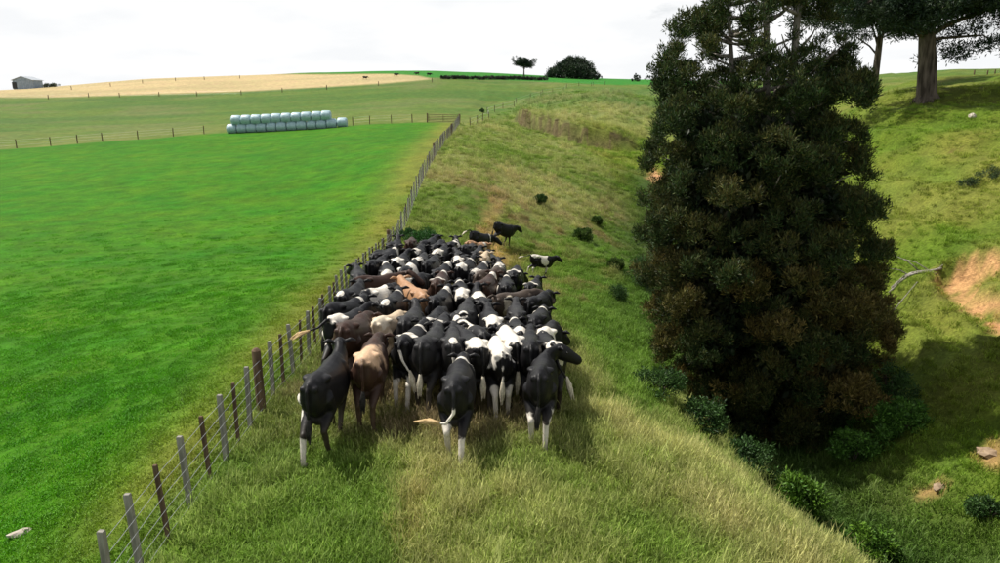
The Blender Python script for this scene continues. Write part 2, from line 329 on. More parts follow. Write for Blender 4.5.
def link(name, me, mat=None, parent=None, loc=None):
    o = bpy.data.objects.new(name, me); col.objects.link(o)
    if mat is not None and me is not None and not me.materials: me.materials.append(mat)
    if parent is not None: o.parent = parent
    if loc is not None: o.location = loc
    return o
def tag(o, label=None, cat=None, group=None, kind=None):
    if label: o['label'] = label
    if cat: o['category'] = cat
    if group: o['group'] = group
    if kind: o['kind'] = kind
    return o
def empty(name, loc, rz=0):
    o = bpy.data.objects.new(name, None); col.objects.link(o); o.location = loc; o.rotation_euler = (0, 0, rz); o.empty_display_size = .3
    return o
class MB:
    def __init__(s): s.v = []; s.f = []
    def add(s, v, f):
        n = len(s.v); s.v += [tuple(p) for p in v]; s.f += [tuple(i + n for i in q) for q in f]
    def tube(s, pts, rads, seg=8, flat=None, up=None):
        pts = [Vector(p) for p in pts]; V = []; F = []
        # rounded ends
        d0 = (pts[0] - pts[1]).normalized(); d1 = (pts[-1] - pts[-2]).normalized()
        P = [pts[0] + d0 * rads[0] * .55] + pts + [pts[-1] + d1 * rads[-1] * .55]; Rr = [rads[0] * .45] + list(rads) + [rads[-1] * .45]
        prev = None
        for i, p in enumerate(P):
            t = (P[min(i + 1, len(P) - 1)] - P[max(i - 1, 0)]).normalized()
            ref = Vector(up) if up else (prev if prev else (Vector((1, 0, 0)) if abs(t.x) < .9 else Vector((0, 1, 0))))
            a = (ref - t * ref.dot(t)).normalized(); b = t.cross(a); prev = a
            fa, fb = flat if flat else (1, 1)
            for k in range(seg):
                an = 2 * math.pi * k / seg
                V.append(p + a * math.cos(an) * Rr[i] * fa + b * math.sin(an) * Rr[i] * fb)
        m = len(P)
        for i in range(m - 1):
            for k in range(seg):
                F.append((i * seg + k, i * seg + (k + 1) % seg, (i + 1) * seg + (k + 1) % seg, (i + 1) * seg + k))
        F.append(tuple(range(seg))[::-1]); F.append(tuple((m - 1) * seg + k for k in range(seg)))
        s.add(V, F)
    def ball(s, c, r, u=12, w=8):
        V = []; F = []
        for j in range(1, w):
            th = math.pi * j / w
            for i in range(u):
                ph = 2 * math.pi * i / u
                V.append((c[0] + r[0] * math.sin(th) * math.cos(ph), c[1] + r[1] * math.sin(th) * math.sin(ph), c[2] + r[2] * math.cos(th)))
        nT = len(V); V.append((c[0], c[1], c[2] + r[2])); V.append((c[0], c[1], c[2] - r[2]))
        for j in range(w - 2):
            for i in range(u):
                F.append((j * u + i, (j + 1) * u + i, (j + 1) * u + (i + 1) % u, j * u + (i + 1) % u))
        for i in range(u):
            F.append((nT, i, (i + 1) % u)); F.append((nT + 1, (w - 2) * u + (i + 1) % u, (w - 2) * u + i))
        s.add(V, F)
    def box(s, c, h, bev=0):
        x, y, z = c; a, b, d = h
        s.add([(x + i * a, y + j * b, z + k * d) for i in (-1, 1) for j in (-1, 1) for k in (-1, 1)],
              [(0, 1, 3, 2), (4, 6, 7, 5), (0, 4, 5, 1), (2, 3, 7, 6), (0, 2, 6, 4), (1, 5, 7, 3)])
    def mesh(s, name, smooth=False):
        me = bpy.data.meshes.new(name); me.from_pydata(s.v, [], s.f); me.validate()
        if smooth: me.shade_smooth()
        return me

# ------------------------------------------------------------------ ground sheet (one grid, cut into named fields)
def graded(lo, hi, step, ga, gb, a, b):
    c = list(np.arange(lo, hi + 1e-6, step))
    s = step
    while c[-1] < b: s *= gb; c.append(c[-1] + s)
    s = step
    while c[0] > a: s *= ga; c.insert(0, c[0] - s)
    return np.array(c)
gx_ = graded(-9, 26, .30, 1.025, 1.025, -900, 900)
gy1 = graded(3, 40, .25, 1.25, 1.02, -60, 340)
gy_ = list(gy1); s_ = 6
while gy_[-1] < 2200: s_ *= 1.2; gy_.append(gy_[-1] + s_)
gy_ = np.array(gy_)
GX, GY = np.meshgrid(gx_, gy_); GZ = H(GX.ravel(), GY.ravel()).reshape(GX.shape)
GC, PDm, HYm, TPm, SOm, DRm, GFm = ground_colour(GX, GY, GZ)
ny, nx = GX.shape
vid = np.arange(nx * ny).reshape(ny, nx)
quads = np.stack([vid[:-1, :-1], vid[:-1, 1:], vid[1:, 1:], vid[1:, :-1]], -1).reshape(-1, 4)
dzx = np.gradient(GZ, gx_, axis=1); dzy = np.gradient(GZ, gy_, axis=0)
nrm = np.stack([-dzx, -dzy, np.ones_like(GZ)], -1); nrm /= np.linalg.norm(nrm, axis=-1, keepdims=True)
def qmean(a): return a.ravel()[quads].mean(1)
qx, qy = qmean(GX), qmean(GY); qr = np.hypot(qx, qy)
zone = np.full(len(quads), 0)
zone[qmean(PDm) > .5] = 1; zone[qmean(HYm) > .5] = 2; zone[qmean(TPm) > .5] = 3
zone[(zone == 0) & (qx < 6) & (qy > 97)] = 4
zone[(zone == 0) & (qx > 9.3)] = 5
VC = np.c_[GX.ravel(), GY.ravel(), GZ.ravel()]
for k, nm in enumerate(('ground', 'paddock', 'hay_field', 'ridge_field', 'hill_pasture', 'grazed_hillside')):
    q = quads[zone == k]
    if not len(q): continue
    u, inv = np.unique(q, return_inverse=True)
    me = bpy.data.meshes.new(nm); me.from_pydata(VC[u].tolist(), [], inv.reshape(-1, 4).tolist()); me.shade_smooth()
    ca = me.color_attributes.new('col', 'FLOAT_COLOR', 'POINT')
    ca.data.foreach_set('color', np.c_[GC.reshape(-1, 3)[u], np.ones(len(u))].astype(np.float32).ravel())
    me.normals_split_custom_set_from_vertices(nrm.reshape(-1, 3)[u].tolist())
    tag(link(nm, me, M_ground), kind='structure')

# ------------------------------------------------------------------ foliage
def leaf_mesh(name, C, L, wid, tints, out, up=.35, spread=.9, curl=.25):
    """C: leaf base points, L: lengths, out: outward directions -> two-triangle bent leaves"""
    n = len(C)
    d = out + RNG.normal(0, spread, (n, 3)); d[:, 2] += up; d /= np.linalg.norm(d, axis=1, keepdims=True) + 1e-9
    r = RNG.normal(0, 1, (n, 3)); s = np.cross(d, r); s /= np.linalg.norm(s, axis=1, keepdims=True) + 1e-9
    nn = np.cross(s, d)
    L = L[:, None]
    v = np.stack([C, C + d * L * .5 + s * L * wid, C + d * L - nn * L * curl, C + d * L * .5 - s * L * wid], 1).reshape(-1, 3)
    me = bpy.data.meshes.new(name)
    me.vertices.add(4 * n); me.vertices.foreach_set('co', v.astype(np.float32).ravel())
    f = (np.arange(n)[:, None] * 4 + np.array([0, 1, 2, 0, 2, 3])).reshape(-1)
    me.loops.add(len(f)); me.loops.foreach_set('vertex_index', f.astype(np.int32))
    me.polygons.add(2 * n); me.polygons.foreach_set('loop_start', np.arange(0, 6 * n, 3, dtype=np.int32))
    me.update(calc_edges=True); me.validate()
    ca = me.color_attributes.new('tint', 'FLOAT_COLOR', 'POINT')
    ca.data.foreach_set('color', np.c_[np.repeat(tints, 4, 0), np.ones(4 * n)].astype(np.float32).ravel())
    return me
def clump_leaves(name, clumps, per, L, wid, cols, up=.35, spread=.8, shell=.55, jitter=.3, flat=1.0):
    """clumps: (x, y, z, r, mix) ; cols: two colours mixed by `mix` """
    cl = np.array(clumps, float); k = len(cl)
    cnt = np.maximum(6, (per * (cl[:, 3] / cl[:, 3].mean()) ** 2).astype(int))
    idx = np.repeat(np.arange(k), cnt); n = len(idx)
    dr = RNG.normal(0, 1, (n, 3)); dr /= np.linalg.norm(dr, axis=1, keepdims=True)
    rr = cl[idx, 3] * (shell + (1 - shell) * RNG.random(n)) * (.75 + .5 * RNG.random(n))
    off = dr * rr[:, None]; off[:, 2] *= flat
    C = cl[idx, :3] + off
    mixv = np.clip(cl[idx, 4] + RNG.normal(0, .15, n), 0, 1)[:, None]
    t = (np.array(cols[0]) * (1 - mixv) + np.array(cols[1]) * mixv) * (1 + jitter * RNG.normal(0, 1, (n, 1))).clip(.35, 1.9)
    return leaf_mesh(name, C, L * (.6 + .8 * RNG.random(n)), wid, np.clip(t, .002, 1), dr, up, spread)

def shrub(name, px, py, h, w, cols, label, cat='shrub', group=None, leaf=.09, per=70, n=26, pos=None, sink=.0, up=.4):
    p = pos or hit(px, py)
    root = empty(name, (p.x, p.y, p.z))
    cl = []
    for i in range(n):
        a = RNG.random() * 6.283; q = RNG.random() ** .5; zf = RNG.random()
        rad = w / 2 * q * math.sqrt(max(.05, 1 - (zf * .95) ** 2))
        x, y = rad * math.cos(a), rad * math.sin(a)
        cl.append((x, y, h * (.12 + .72 * zf), .16 * (w + h) / 2 * (.8 + .6 * RNG.random()), RNG.random()))
    link('foliage', clump_leaves('foliage', cl, int(per * 2.2), leaf * .62, .2, cols, up, .8, .25, .4), M_leaf, root)
    m = MB()
    for i in range(5):
        a = i * 1.26 + RNG.random(); e = (w * .22 * math.cos(a), w * .22 * math.sin(a), h * .6)
        m.tube([(0, 0, -.15), (e[0] * .4, e[1] * .4, h * .3), e], [.03 * h + .008, .02 * h + .005, .01], 5)
    link('stem', m.mesh('stem'), M_bark, root)
    return tag(root, label, cat, group)

def limb_path(a, b, sag=.0, wob=.15, n=6):
    a = Vector(a); b = Vector(b); L = (b - a).length; out = []
    for i in range(n):
        t = i / (n - 1)
        w = math.sin(t * math.pi) * wob * L * .3
        out.append(a.lerp(b, t) + Vector((random.uniform(-w, w), random.uniform(-w, w), -sag * L * math.sin(t * math.pi))))
    return out

# --- the great dark conifer standing in the gully
def gully_tree():
    p = Vector((9.1, 22.3, hz(9.1, 22.3)))
    root = empty('gully_tree', p)
    Ht = 20.5
    tr = MB()
    stems = [((.3, 0), (-1.5, .3, 19)), ((.65, .2), (-.3, .4, 20)), ((0, .25), (-2.4, .4, 15.5))]
    paths = []
    for (bx, by), tp in stems:
        pts = [(bx, by, -.5), (bx * 1.4, by * 1.4, 2.5), (bx + (tp[0] - bx) * .5 + random.uniform(-.2, .2), by + (tp[1] - by) * .5, tp[2] * .5), (bx + (tp[0] - bx) * .8, tp[1] * .8, tp[2] * .78), tp]
        tr.tube(pts, [.28, .22, .14, .08, .02], 9); paths.append([Vector(q) for q in pts])
    # crown: silhouette half-width at height z
    hwL = hwR = lambda z: np.interp(z, [0, 2.5, 5, 8.5, 12, 14.2, 17, 20.5], [2.5, 3.6, 3.95, 3.6, 2.95, 2.2, 1.6, .4])
    ax = lambda z: float(np.interp(z, [0, 2.5, 5, 8.5, 12, 14.2, 20.5], [.35, .0, -.5, -1.0, -1.3, -1.1, -.9]))
    branches = []
    for i in range(210):
        z = .9 + (Ht - 2) * (i / 210) ** 1.12 + random.uniform(-.3, .3)
        a = random.uniform(0, 6.283); f = random.uniform(.5, .96)
        hw = hwR(z) if math.cos(a) > 0 else hwL(z)
        st = random.choice(paths); 
        k = 0
        while k < len(st) - 2 and st[k + 1].z < z - .6: k += 1
        t = (z - .6 - st[k].z) / max(.1, st[k + 1].z - st[k].z); b0 = st[k].lerp(st[k + 1], min(max(t, 0), 1))
        e = Vector((ax(z) + hw * f * math.cos(a), .9 * hw * f * math.sin(a), z + random.uniform(-.5, .5)))
        branches.append((b0, e))
    cl = []
    for b0, e in branches:
        pth = limb_path(b0, e, .08, .25, 5)
        tr.tube(pth, [.075, .06, .045, .03, .012], 5)
        L = (e - b0).length
        for j in range(int(2 + 1.0 * L)):
            t = .36 + .70 * RNG.random(); q = b0.lerp(e, t)
            s = .15 * L + .22
            x, y, z = q.x + RNG.normal(0, s * .6), q.y + RNG.normal(0, s * .6), q.z + RNG.normal(.1, s * .42)
            brown = np.clip((10.5 - z) / 6, 0, 1) * (.4 + .75 * RNG.random()) * (1 if vnoise(x * .7 + 5, z * .7, 3) > .42 else .2) + .10
            cl.append((x, y, z, .17 + .24 * RNG.random(), float(brown)))
    lumps = []   # boughs: rounded masses of upright sprays with hollows between them
    tries = 0
    while len(lumps) < 330 and tries < 14000:
        tries += 1
        z = .5 + 19.2 * RNG.random() ** 1.15; a = RNG.random() * 6.283; q = .45 + .50 * RNG.random() ** .7
        hw = hwL(z); r = (.38 + .45 * RNG.random()) * np.interp(z, [0, 8, 20], [1.1, 1.0, .75])
        c = np.array((ax(z) + (hw * q) * math.cos(a), .92 * hw * q * math.sin(a), z))
        if any(np.linalg.norm((c - l[0]) * (1, 1, .8)) < .70 * (r + l[1]) for l in lumps): continue
        lumps.append((c, r, a))
    for c, r, a in lumps:
        rust = np.clip((10.5 - c[2]) / 6, 0, 1) * (.2 + .9 * RNG.random()) if RNG.random() < .5 else .08
        n = int(38 * (r / .8) ** 2); k = 0
        out = np.array((math.cos(a) * .8, math.sin(a) * .8, .75))
        while k < n:
            dv = RNG.normal(0, 1, 3); dv /= np.linalg.norm(dv)
            if dv @ out < -.25: continue
            k += 1
            p_ = c + dv * r * (.55 + .5 * RNG.random()) * (1, 1, .85)
            cl.append((p_[0], p_[1], p_[2], .12 + .15 * RNG.random(), float(np.clip(rust * (.6 + .6 * RNG.random()) + .22 * max(0, dv[2]), 0, 1))))  # upward-facing sprays mixed paler: highlights on bough tops put into the colour
    # open gaps: drop clumps inside a few windows of air
    gaps = [(-1.2, 13.0, .6), (.3, 12.6, .65), (-2.7, 12.2, .5), (-.4, 14.6, .6), (1.1, 9.8, .5), (-.9, 10.4, .4), (-2.2, 9.0, .35), (-1.9, 14.2, .5), (-.2, 13.6, .5)]
    cl = [c for c in cl if not any(math.hypot(c[0] - g[0], (c[2] - g[1]) * .8) < g[2] for g in gaps)]
    link('trunk', tr.mesh('trunk', True), M_bark_pale, root)
    cr_ = link('crown', clump_leaves('crown', cl, 112, .115, .12, ((.030, .060, .016), (.16, .120, .034)), 1.1, .5, .1, .45), M_leaf, root)
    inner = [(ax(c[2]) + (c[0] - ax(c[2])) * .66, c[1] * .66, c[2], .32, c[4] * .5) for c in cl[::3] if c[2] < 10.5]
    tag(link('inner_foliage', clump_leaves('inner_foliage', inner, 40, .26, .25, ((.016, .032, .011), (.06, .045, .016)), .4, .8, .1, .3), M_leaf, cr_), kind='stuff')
    tag(cr_, 'dark green crown with rusty brown lower sprays', kind='stuff')
    tag(root, 'tall dark conifer with rusty lower foliage standing in the gully', 'tree')
    print('gully tree clumps', len(cl), 'leaves', len(cr_.data.vertices) // 4)
gully_tree()

def spreading_tree(name, base, trunk_h, trunk_r, crown_c, crown_r, label, nclump, per, leaf, cols, seed, group=None, lean=(0, 0), hang=0, nb=22, csize=.5, base_gap=.0):
    random.seed(seed)
    root = empty(name, base); tr = MB()
    top = Vector((lean[0], lean[1], trunk_h))
    tr.tube([(0, 0, -.6), (lean[0] * .1, lean[1] * .1, .25), (lean[0] * .4, lean[1] * .4, trunk_h * .45), top, top + Vector((lean[0] * .3, 0, crown_r[2] * .9))],
            [trunk_r * 1.55, trunk_r * 1.12, trunk_r, trunk_r * .82, trunk_r * .2], 14)
    for k in range(7):   # root flare
        a = k * .9; tr.tube([(trunk_r * .7 * math.cos(a), trunk_r * .7 * math.sin(a), .5), (trunk_r * 1.7 * math.cos(a), trunk_r * 1.7 * math.sin(a), -.25)], [trunk_r * .3, trunk_r * .22], 6)
    cl = []
    for i in range(nb):
        a = i * 2.4 + random.uniform(-.4, .4); q = random.uniform(.45, 1); el = random.uniform(-.55, .95)
        c = math.sqrt(max(.1, 1 - el * el * .8))
        e = Vector((crown_c[0] + crown_r[0] * q * c * math.cos(a), crown_c[1] + crown_r[1] * q * c * math.sin(a), crown_c[2] + crown_r[2] * el * q - hang * q * q * (1 if el < .2 else 0)))
        b0 = top + Vector((0, 0, random.uniform(-.35 * trunk_h, crown_r[2] * .5)))
        pth = limb_path(b0, e, -.06, .3, 6); r0 = trunk_r * random.uniform(.22, .4)
        tr.tube(pth, [r0, r0 * .8, r0 * .6, r0 * .42, r0 * .25, r0 * .08], 6)
        L = (e - b0).length
        for j in range(int(nclump / nb)):
            t = .38 + .66 * RNG.random(); s = .16 * L + .25 * csize
            p = b0.lerp(e, t)
            g3_ = np.clip(RNG.normal(0, 1, 3), -1.5, 1.5) * s
            cl.append((p.x + g3_[0], p.y + g3_[1], p.z + g3_[2] * .5, csize * (.55 + .8 * RNG.random()), RNG.random() ** 2))
    if base_gap: cl = [c for c in cl if c[2] > base_gap]
    link('trunk', tr.mesh('trunk', True), M_bark, root)
    cr_ = link('crown', clump_leaves('crown', cl, per, leaf, .14, cols, .3, .9, .3, .3, .7), M_leaf, root)
    tag(cr_, kind='stuff'); return tag(root, label, 'tree', group)
b = hit(927, 101)
spreading_tree('hillside_tree', b, 5.2, .54, (.2, 0, 8.4), (8.6, 7, 4.6), 'big spreading conifer with a thick bare trunk on the grazed hillside', 1150, 120, .24, ((.018, .040, .022), (.040, .062, .026)), 5, hang=2.2, nb=44, csize=.62, base_gap=2.7, lean=(-.8, 0))
b2 = pix(874, 86, 58); b2 = Vector((b2[0], b2[1], hz(b2[0], b2[1])))
spreading_tree('background_conifer', b2, 5.5, .27, (0, 0, 8.4), (4.6, 4, 4.6), 'slimmer dark conifer behind the gap between the two big trees', 420, 100, .22, ((.018, .036, .020), (.036, .055, .024)), 9, hang=1.0, nb=22, csize=.5, base_gap=2.6)

# --- trees and hedges on the skyline
def far_dense(name, px, py, d, w, h, label, n, cols, cat='tree'):
    x, y, _ = pix(px, py, d); z = hz(x, y)
    root = empty(name, (x, y, z)); cl = []
    for i in range(n):
        a = RNG.random() * 6.283; q = RNG.random() ** .4; el = RNG.random()
        c = math.sqrt(max(.02, 1 - el * el))
        cl.append((w / 2 * q * c * math.cos(a), w / 3 * q * c * math.sin(a), h * (.06 + .86 * el * (.85 + .15 * math.cos(3 * a))), .09 * (w + h) / 2 * (.7 + .6 * RNG.random()), RNG.random()))
    tag(link('crown', clump_leaves('crown', cl, 110, .06 * h, .32, cols, .3, .9, .3, .3), M_leaf, root), kind='stuff')
    m = MB()
    for k in range(4): m.tube([(w * .1 * (k - 1.5), 0, -.4), (w * .16 * (k - 1.5), 0, h * .5)], [.03 * h, .015 * h], 6)
    link('trunk', m.mesh('trunk'), M_bark, root)
    return tag(root, label, cat)
DK = ((.016, .036, .020), (.040, .060, .030))
far_dense('skyline_thicket', 572, 83, 255, 18.5, 7.6, 'broad dense rounded clump of dark trees on the skyline', 260, DK)
far_dense('skyline_thicket', 595, 84.5, 250, 5, 3.6, 'small dark tree against the right end of the broad skyline clump', 36, DK)
far_dense('skyline_bush', 636, 84, 240, 3.4, 2.8, 'small round dark bush on the skyline left of the tall conifer', 30, DK, 'bush')
far_dense('skyline_bush', 648.5, 80, 285, 3.2, 1.9, 'smallest far bush just peeking over the skyline near the tall conifer', 26, DK, 'bush')
x, y, _ = pix(524, 75, 262); 
spreading_tree('lone_tree', (x, y, hz(x, y)), 2.9, .24, (0, 0, 4.9), (4.3, 3.4, 2.1), 'lone flat-topped tree with open crown on the skyline', 230, 90, .30, DK, 14, nb=24, csize=.55)

def hedge(name, p0, p1, d0, d1, h, w, label, n, cols):
    a = Vector(pix(*p0, d0)); b_ = Vector(pix(*p1, d1)); a.z = hz(a.x, a.y); b_.z = hz(b_.x, b_.y)
    root = empty(name, a); cl = []
    for i in range(n):
        t = RNG.random(); q = a.lerp(b_, t); q.z = hz(q.x, q.y)
        cl.append((q.x - a.x + RNG.normal(0, w * .3), q.y - a.y + RNG.normal(0, w * .3), q.z - a.z + h * (.2 + .65 * RNG.random()), h * .32, RNG.random()))
    tag(link('foliage', clump_leaves('foliage', cl, 40, h * .22, .3, cols, .3, .9, .3, .3), M_leaf, root), kind='stuff')
    for k in range(9):
        m = MB(); q = a.lerp(b_, (k + .5) / 9); q.z = hz(q.x, q.y); m.tube([q - a + Vector((0, 0, -.2)), q - a + Vector((0, 0, h * .6))], [.08, .04], 5)
        link('stem', m.mesh('stem'), M_bark, root)
    return tag(root, label, 'hedge')
hedge('field_hedge', (441, 78.5), (547, 81.5), 205, 225, 1.0, .9, 'long low dark hedge below the skyline field', 520, ((.030, .034, .024), (.06, .06, .045)))
hedge('shed_hedge', (44, 87.5), (58, 87.5), 250, 252, 1.3, 1.4, 'short dark hedge beside the grey shed', 40, ((.05, .07, .05), (.10, .12, .08)))

# --- gully and bank shrubs
G1 = ((.045, .115, .016), (.10, .22, .03)); G2 = ((.026, .065, .016), (.055, .115, .026)); G3 = ((.045, .11, .012), (.11, .21, .02))
shrub('fern_bush', 795, 512, 1.0, 1.35, G3, 'bright green ferny bush low in the gully by the dark pool', leaf=.16, per=90, n=30)
shrub('fern_bush', 838, 432, .9, 1.5, G1, 'pale ferns in the shade below the middle of the conifer', leaf=.15)
shrub('fern_bush', 905, 428, .8, 1.4, G1, 'ferny clump at the edge of the conifer shade', leaf=.15)
shrub('fern_bush', 868, 556, .7, 1.25, G3, 'bright green fern clump at the bottom right of the gully', leaf=.15, per=80, n=24)
shrub('gully_shrub', 880, 440, 1.2, 1.5, G1, 'mid green shrub just right of the base of the dark conifer', leaf=.14)
shrub('gully_shrub', 852, 462, 1.0, 1.5, G1, 'ferny shrub below the right side of the dark conifer', leaf=.15)
shrub('gully_shrub', 890, 405, 1.5, 1.3, G2, 'dark shrub tucked under the right edge of the conifer', leaf=.12)
shrub('gully_shrub', 745, 470, .9, 1.6, G2, 'dark green shrub below the conifer on the gully side', leaf=.14)
shrub('gully_shrub', 700, 432, .9, 1.4, G2, 'dark shrub under the lower left branches of the conifer', leaf=.13)
shrub('gully_shrub', 660, 396, .8, 1.3, G2, 'low dark shrub on the bank left of the conifer', leaf=.12)
shrub('gully_shrub', 640, 285, 1.9, 1.8, G2, 'tall dark shrub touching the left side of the conifer', leaf=.12, n=40)
shrub('gully_shrub', 655, 262, 2.4, 1.2, ((.08, .075, .05), (.17, .16, .10)), 'greyish half-dead shrub at the left side of the conifer', leaf=.10, per=30, n=22)
shrub('gully_shrub', 618, 300, .8, 1.1, G2, 'small dark shrub on the slope left of the conifer', leaf=.10)
shrub('rush_tuft', 540, 203, .55, .95, ((.035, .080, .020), (.075, .125, .032)), 'dark round rush tuft on the hillside above the white-backed cow', 'rush', leaf=.20, up=1.6)
shrub('rush_tuft', 583, 240, .7, 1.5, ((.045, .095, .018), (.09, .14, .032)), 'dark rush patch on the slope right of the white-backed cow', 'rush', leaf=.20, up=1.6)
shrub('rush_tuft', 597, 224, .5, .9, ((.045, .095, .018), (.09, .14, .032)), 'small rush tuft higher on the slope towards the conifer', 'rush', leaf=.20, up=1.6)
shrub('rush_tuft', 616, 270, .6, 1.0, ((.045, .095, .018), (.09, .14, .032)), 'rush tuft on the slope beside the tall dark shrub', 'rush', leaf=.20, up=1.6)
shrub('weed_patch', 422, 243, .55, 2.3, ((.018, .075, .012), (.035, .12, .02)), 'dense green weeds beside the fence beyond the herd', 'weeds', leaf=.14, n=44)
shrub('weed_patch', 405, 238, .5, 1.2, ((.018, .065, .012), (.035, .10, .02)), 'small green weeds at the foot of the far strainer post', 'weeds', leaf=.14, n=24)
shrub('hill_shrub', 988, 520, .55, 1.0, G2, 'small dark shrub on the lower right hillside', leaf=.10)
shrub('hill_shrub', 482, 112, .7, 1.0, G2, 'small dark shrub at the bend of the hill fence', leaf=.2, per=40, n=14)
shrub('hill_shrub', 970, 187, .45, 1.1, ((.03, .06, .02), (.06, .09, .03)), 'low grey green shrub on the hillside below the thick trunk', leaf=.10, per=40, n=16)
shrub('hill_shrub', 993, 178, .5, 1.3, ((.03, .06, .02), (.06, .09, .03)), 'low shrub at the right edge of the hillside', leaf=.10, per=40, n=16)

# ------------------------------------------------------------------ fences
def post_mesh(name, w, h, round_=False, bev=.006):
    m = MB()
    if round_: m.tube([(0, 0, -.25), (0, 0, h * .5), (0, 0, h - .03)], [w * 1.03, w, w * .96], 12)
    else:
        V = []
        for z, s in ((-.25, 1.04), (h * .5, 1.0), (h - .012, .97), (h, .86)):
            for a, b_ in ((-1, -1), (1, -1), (1, 1), (-1, 1)): V.append((a * w * s, b_ * w * s * .8, z))
        F = [(3, 2, 1, 0), (12, 13, 14, 15)] + [(4 * j + k, 4 * j + (k + 1) % 4, 4 * j + 4 + (k + 1) % 4, 4 * j + 4 + k) for j in range(3) for k in range(4)]
        m.add(V, F)
    return m.mesh(name)
def build_fence(name, label, ys, xs, kinds, wires, wire_r, group=None):
    base = Vector((xs[0], ys[0], hz(xs[0], ys[0])))
    root = empty(name, base); tops = []
    for x, y, k in zip(xs, ys, kinds):
        z = hz(x, y)
        o = link('strainer_post' if k == 's' else ('post' if k == 'g' else 'batten'), PM[k], None, root, (x - base.x, y - base.y, z - base.z))
        o.rotation_euler = (random.uniform(-.035, .035), random.uniform(-.04, .04), random.uniform(-.25, .25))
        tops.append(Vector((x - base.x, y - base.y, z - base.z)))
    for h in wires:
        m = MB(); n = len(tops)
        pts = []
        for i, p in enumerate(tops):
            pts.append(p + Vector((.052 if len(wires) > 3 else .03, 0, h + random.uniform(-.012, .012))))
        m.tube(pts, [wire_r] * len(pts), 4, up=(0, 0, 1)); link('wire', m.mesh('wire'), M_wire, root)
    return tag(root, label, 'fence', group)
PM = {'g': post_mesh('post', .036, 1.15), 'b': post_mesh('batten', .027, 1.10), 's': post_mesh('strainer_post', .082, 1.27, True), 'f': post_mesh('far_post', .05, 1.15)}
for k, mt in (('g', M_wood_grey), ('b', M_wood_brown), ('s', M_wood_brown), ('f', M_wood_brown)): PM[k].materials.append(mt)
ds = [7.05, 7.76, 8.53, 9.26, 10.03, 10.75, 11.36, 12.04, 12.65, 13.5, 14.2, 14.95]
ds += list(np.arange(15.75, 97.5, .82))
fy, fxs, fk = [], [], []
for i, d in enumerate(ds):
    y = d * .93 if d < 13 else d * (.93 + .06 * min(1, (d - 13) / 40))
    fy.append(y); fxs.append(float(FX(y)) + random.uniform(-.03, .03))
    fk.append('s' if i in (8, 34, 64, 90, len(ds) - 1) else ('g' if i % 2 == 1 or random.random() < .25 else 'b'))
main_fence = build_fence('paddock_fence', 'long post and wire fence running beside the herd to the far gate', fy, fxs, fk, (.16, .34, .52, .70, .88, 1.06), .0038)

def pixel_fence(name, label, pts, dists, step, wires=(.4, .75, 1.0), wr=.006, group=None, kind='f'):
    P_ = [Vector(pix(a, b_, d)) for (a, b_), d in zip(pts, dists)]
    xs, ys = [], []
    for a, b_ in zip(P_[:-1], P_[1:]):
        n = max(1, int((b_ - a).length / step))
        for i in range(n): q = a.lerp(b_, i / n); xs.append(q.x + random.uniform(-.22, .22) * step); ys.append(q.y)
    xs.append(P_[-1].x); ys.append(P_[-1].y)
    return build_fence(name, label, ys, xs, [kind] * len(xs), wires, wr, group)
def bline(x): return float(np.interp(x, [-66, -50, -38, -21, -5.4], [89.5, 94.5, 98.3, 98, 97.5]))
xs = [float(v_) + random.uniform(-.9, .9) for v_ in np.arange(-66, -40, 3.6)]; build_fence('back_fence', 'post and wire fence at the far paddock edge left of the bales', [bline(x) + .4 for x in xs], xs, ['f'] * len(xs), (.4, .75, 1.05), .0032)
xs = [float(v_) + random.uniform(-.7, .7) for v_ in np.arange(-20.3, -10.5, 2.6)]; build_fence('back_fence', 'short post and wire fence between the bales and the gate', [bline(x) + .4 for x in xs], xs, ['f'] * len(xs), (.4, .75, 1.05), .0032)
PM['h'] = post_mesh('far_post', .08, 1.2); PM['h'].materials.append(M_wood_brown)
pixel_fence('hay_fence', 'far line of posts along the lower edge of the hay field', [(2, 98), (120, 95.5), (240, 92), (330, 87), (385, 83.5), (432, 80)], [190, 186, 180, 185, 188, 192], 11, (.5, 1.1), .004, kind='h')
pixel_fence('hay_fence', 'far line of posts across the hay field near the shed', [(70, 92), (105, 90), (140, 86), (240, 80)], [225, 228, 235, 250], 9, (.5, 1.1), .004, kind='h')
pixel_fence('hill_fence', 'line of posts climbing the hill beyond the gate', [(464, 119), (485, 110), (520, 97), (560, 90), (605, 86)], [92, 112, 145, 175, 205], 6, (.5, 1.0), .009)
pixel_fence('ridge_fence', 'short line of posts on the right skyline', [(975, 85.5), (990, 84), (1015, 82)], [70, 72, 76], 1.7, (.5, 1.0), .006)

# gate
gy0 = bline(-7) + .3
g0, g1 = Vector((-9.9, gy0, 0)), Vector((-5.55, gy0, 0)); g0.z, g1.z = hz(g0.x, g0.y), hz(g1.x, g1.y)
gr = empty('field_gate', g0); v = g1 - g0
for t in (0, 1):
    link('gate_post', PM['s'], None, gr, v * t)
for h in (.22, .42, .62, .84, 1.08):
    m = MB(); m.tube([v * .03 + Vector((0, -.02, h)), v * .97 + Vector((0, -.02, h))], [.038, .038], 6); link('rail', m.mesh('rail'), M_wood_brown, gr)
for t in (.04, .5, .96):
    m = MB(); m.tube([v * t + Vector((0, .03, .16)), v * t + Vector((0, .03, 1.14))], [.035, .035], 6); link('upright', m.mesh('upright'), M_wood_brown, gr)
tag(gr, 'dark railed gate at the far end of the long fence', 'gate')

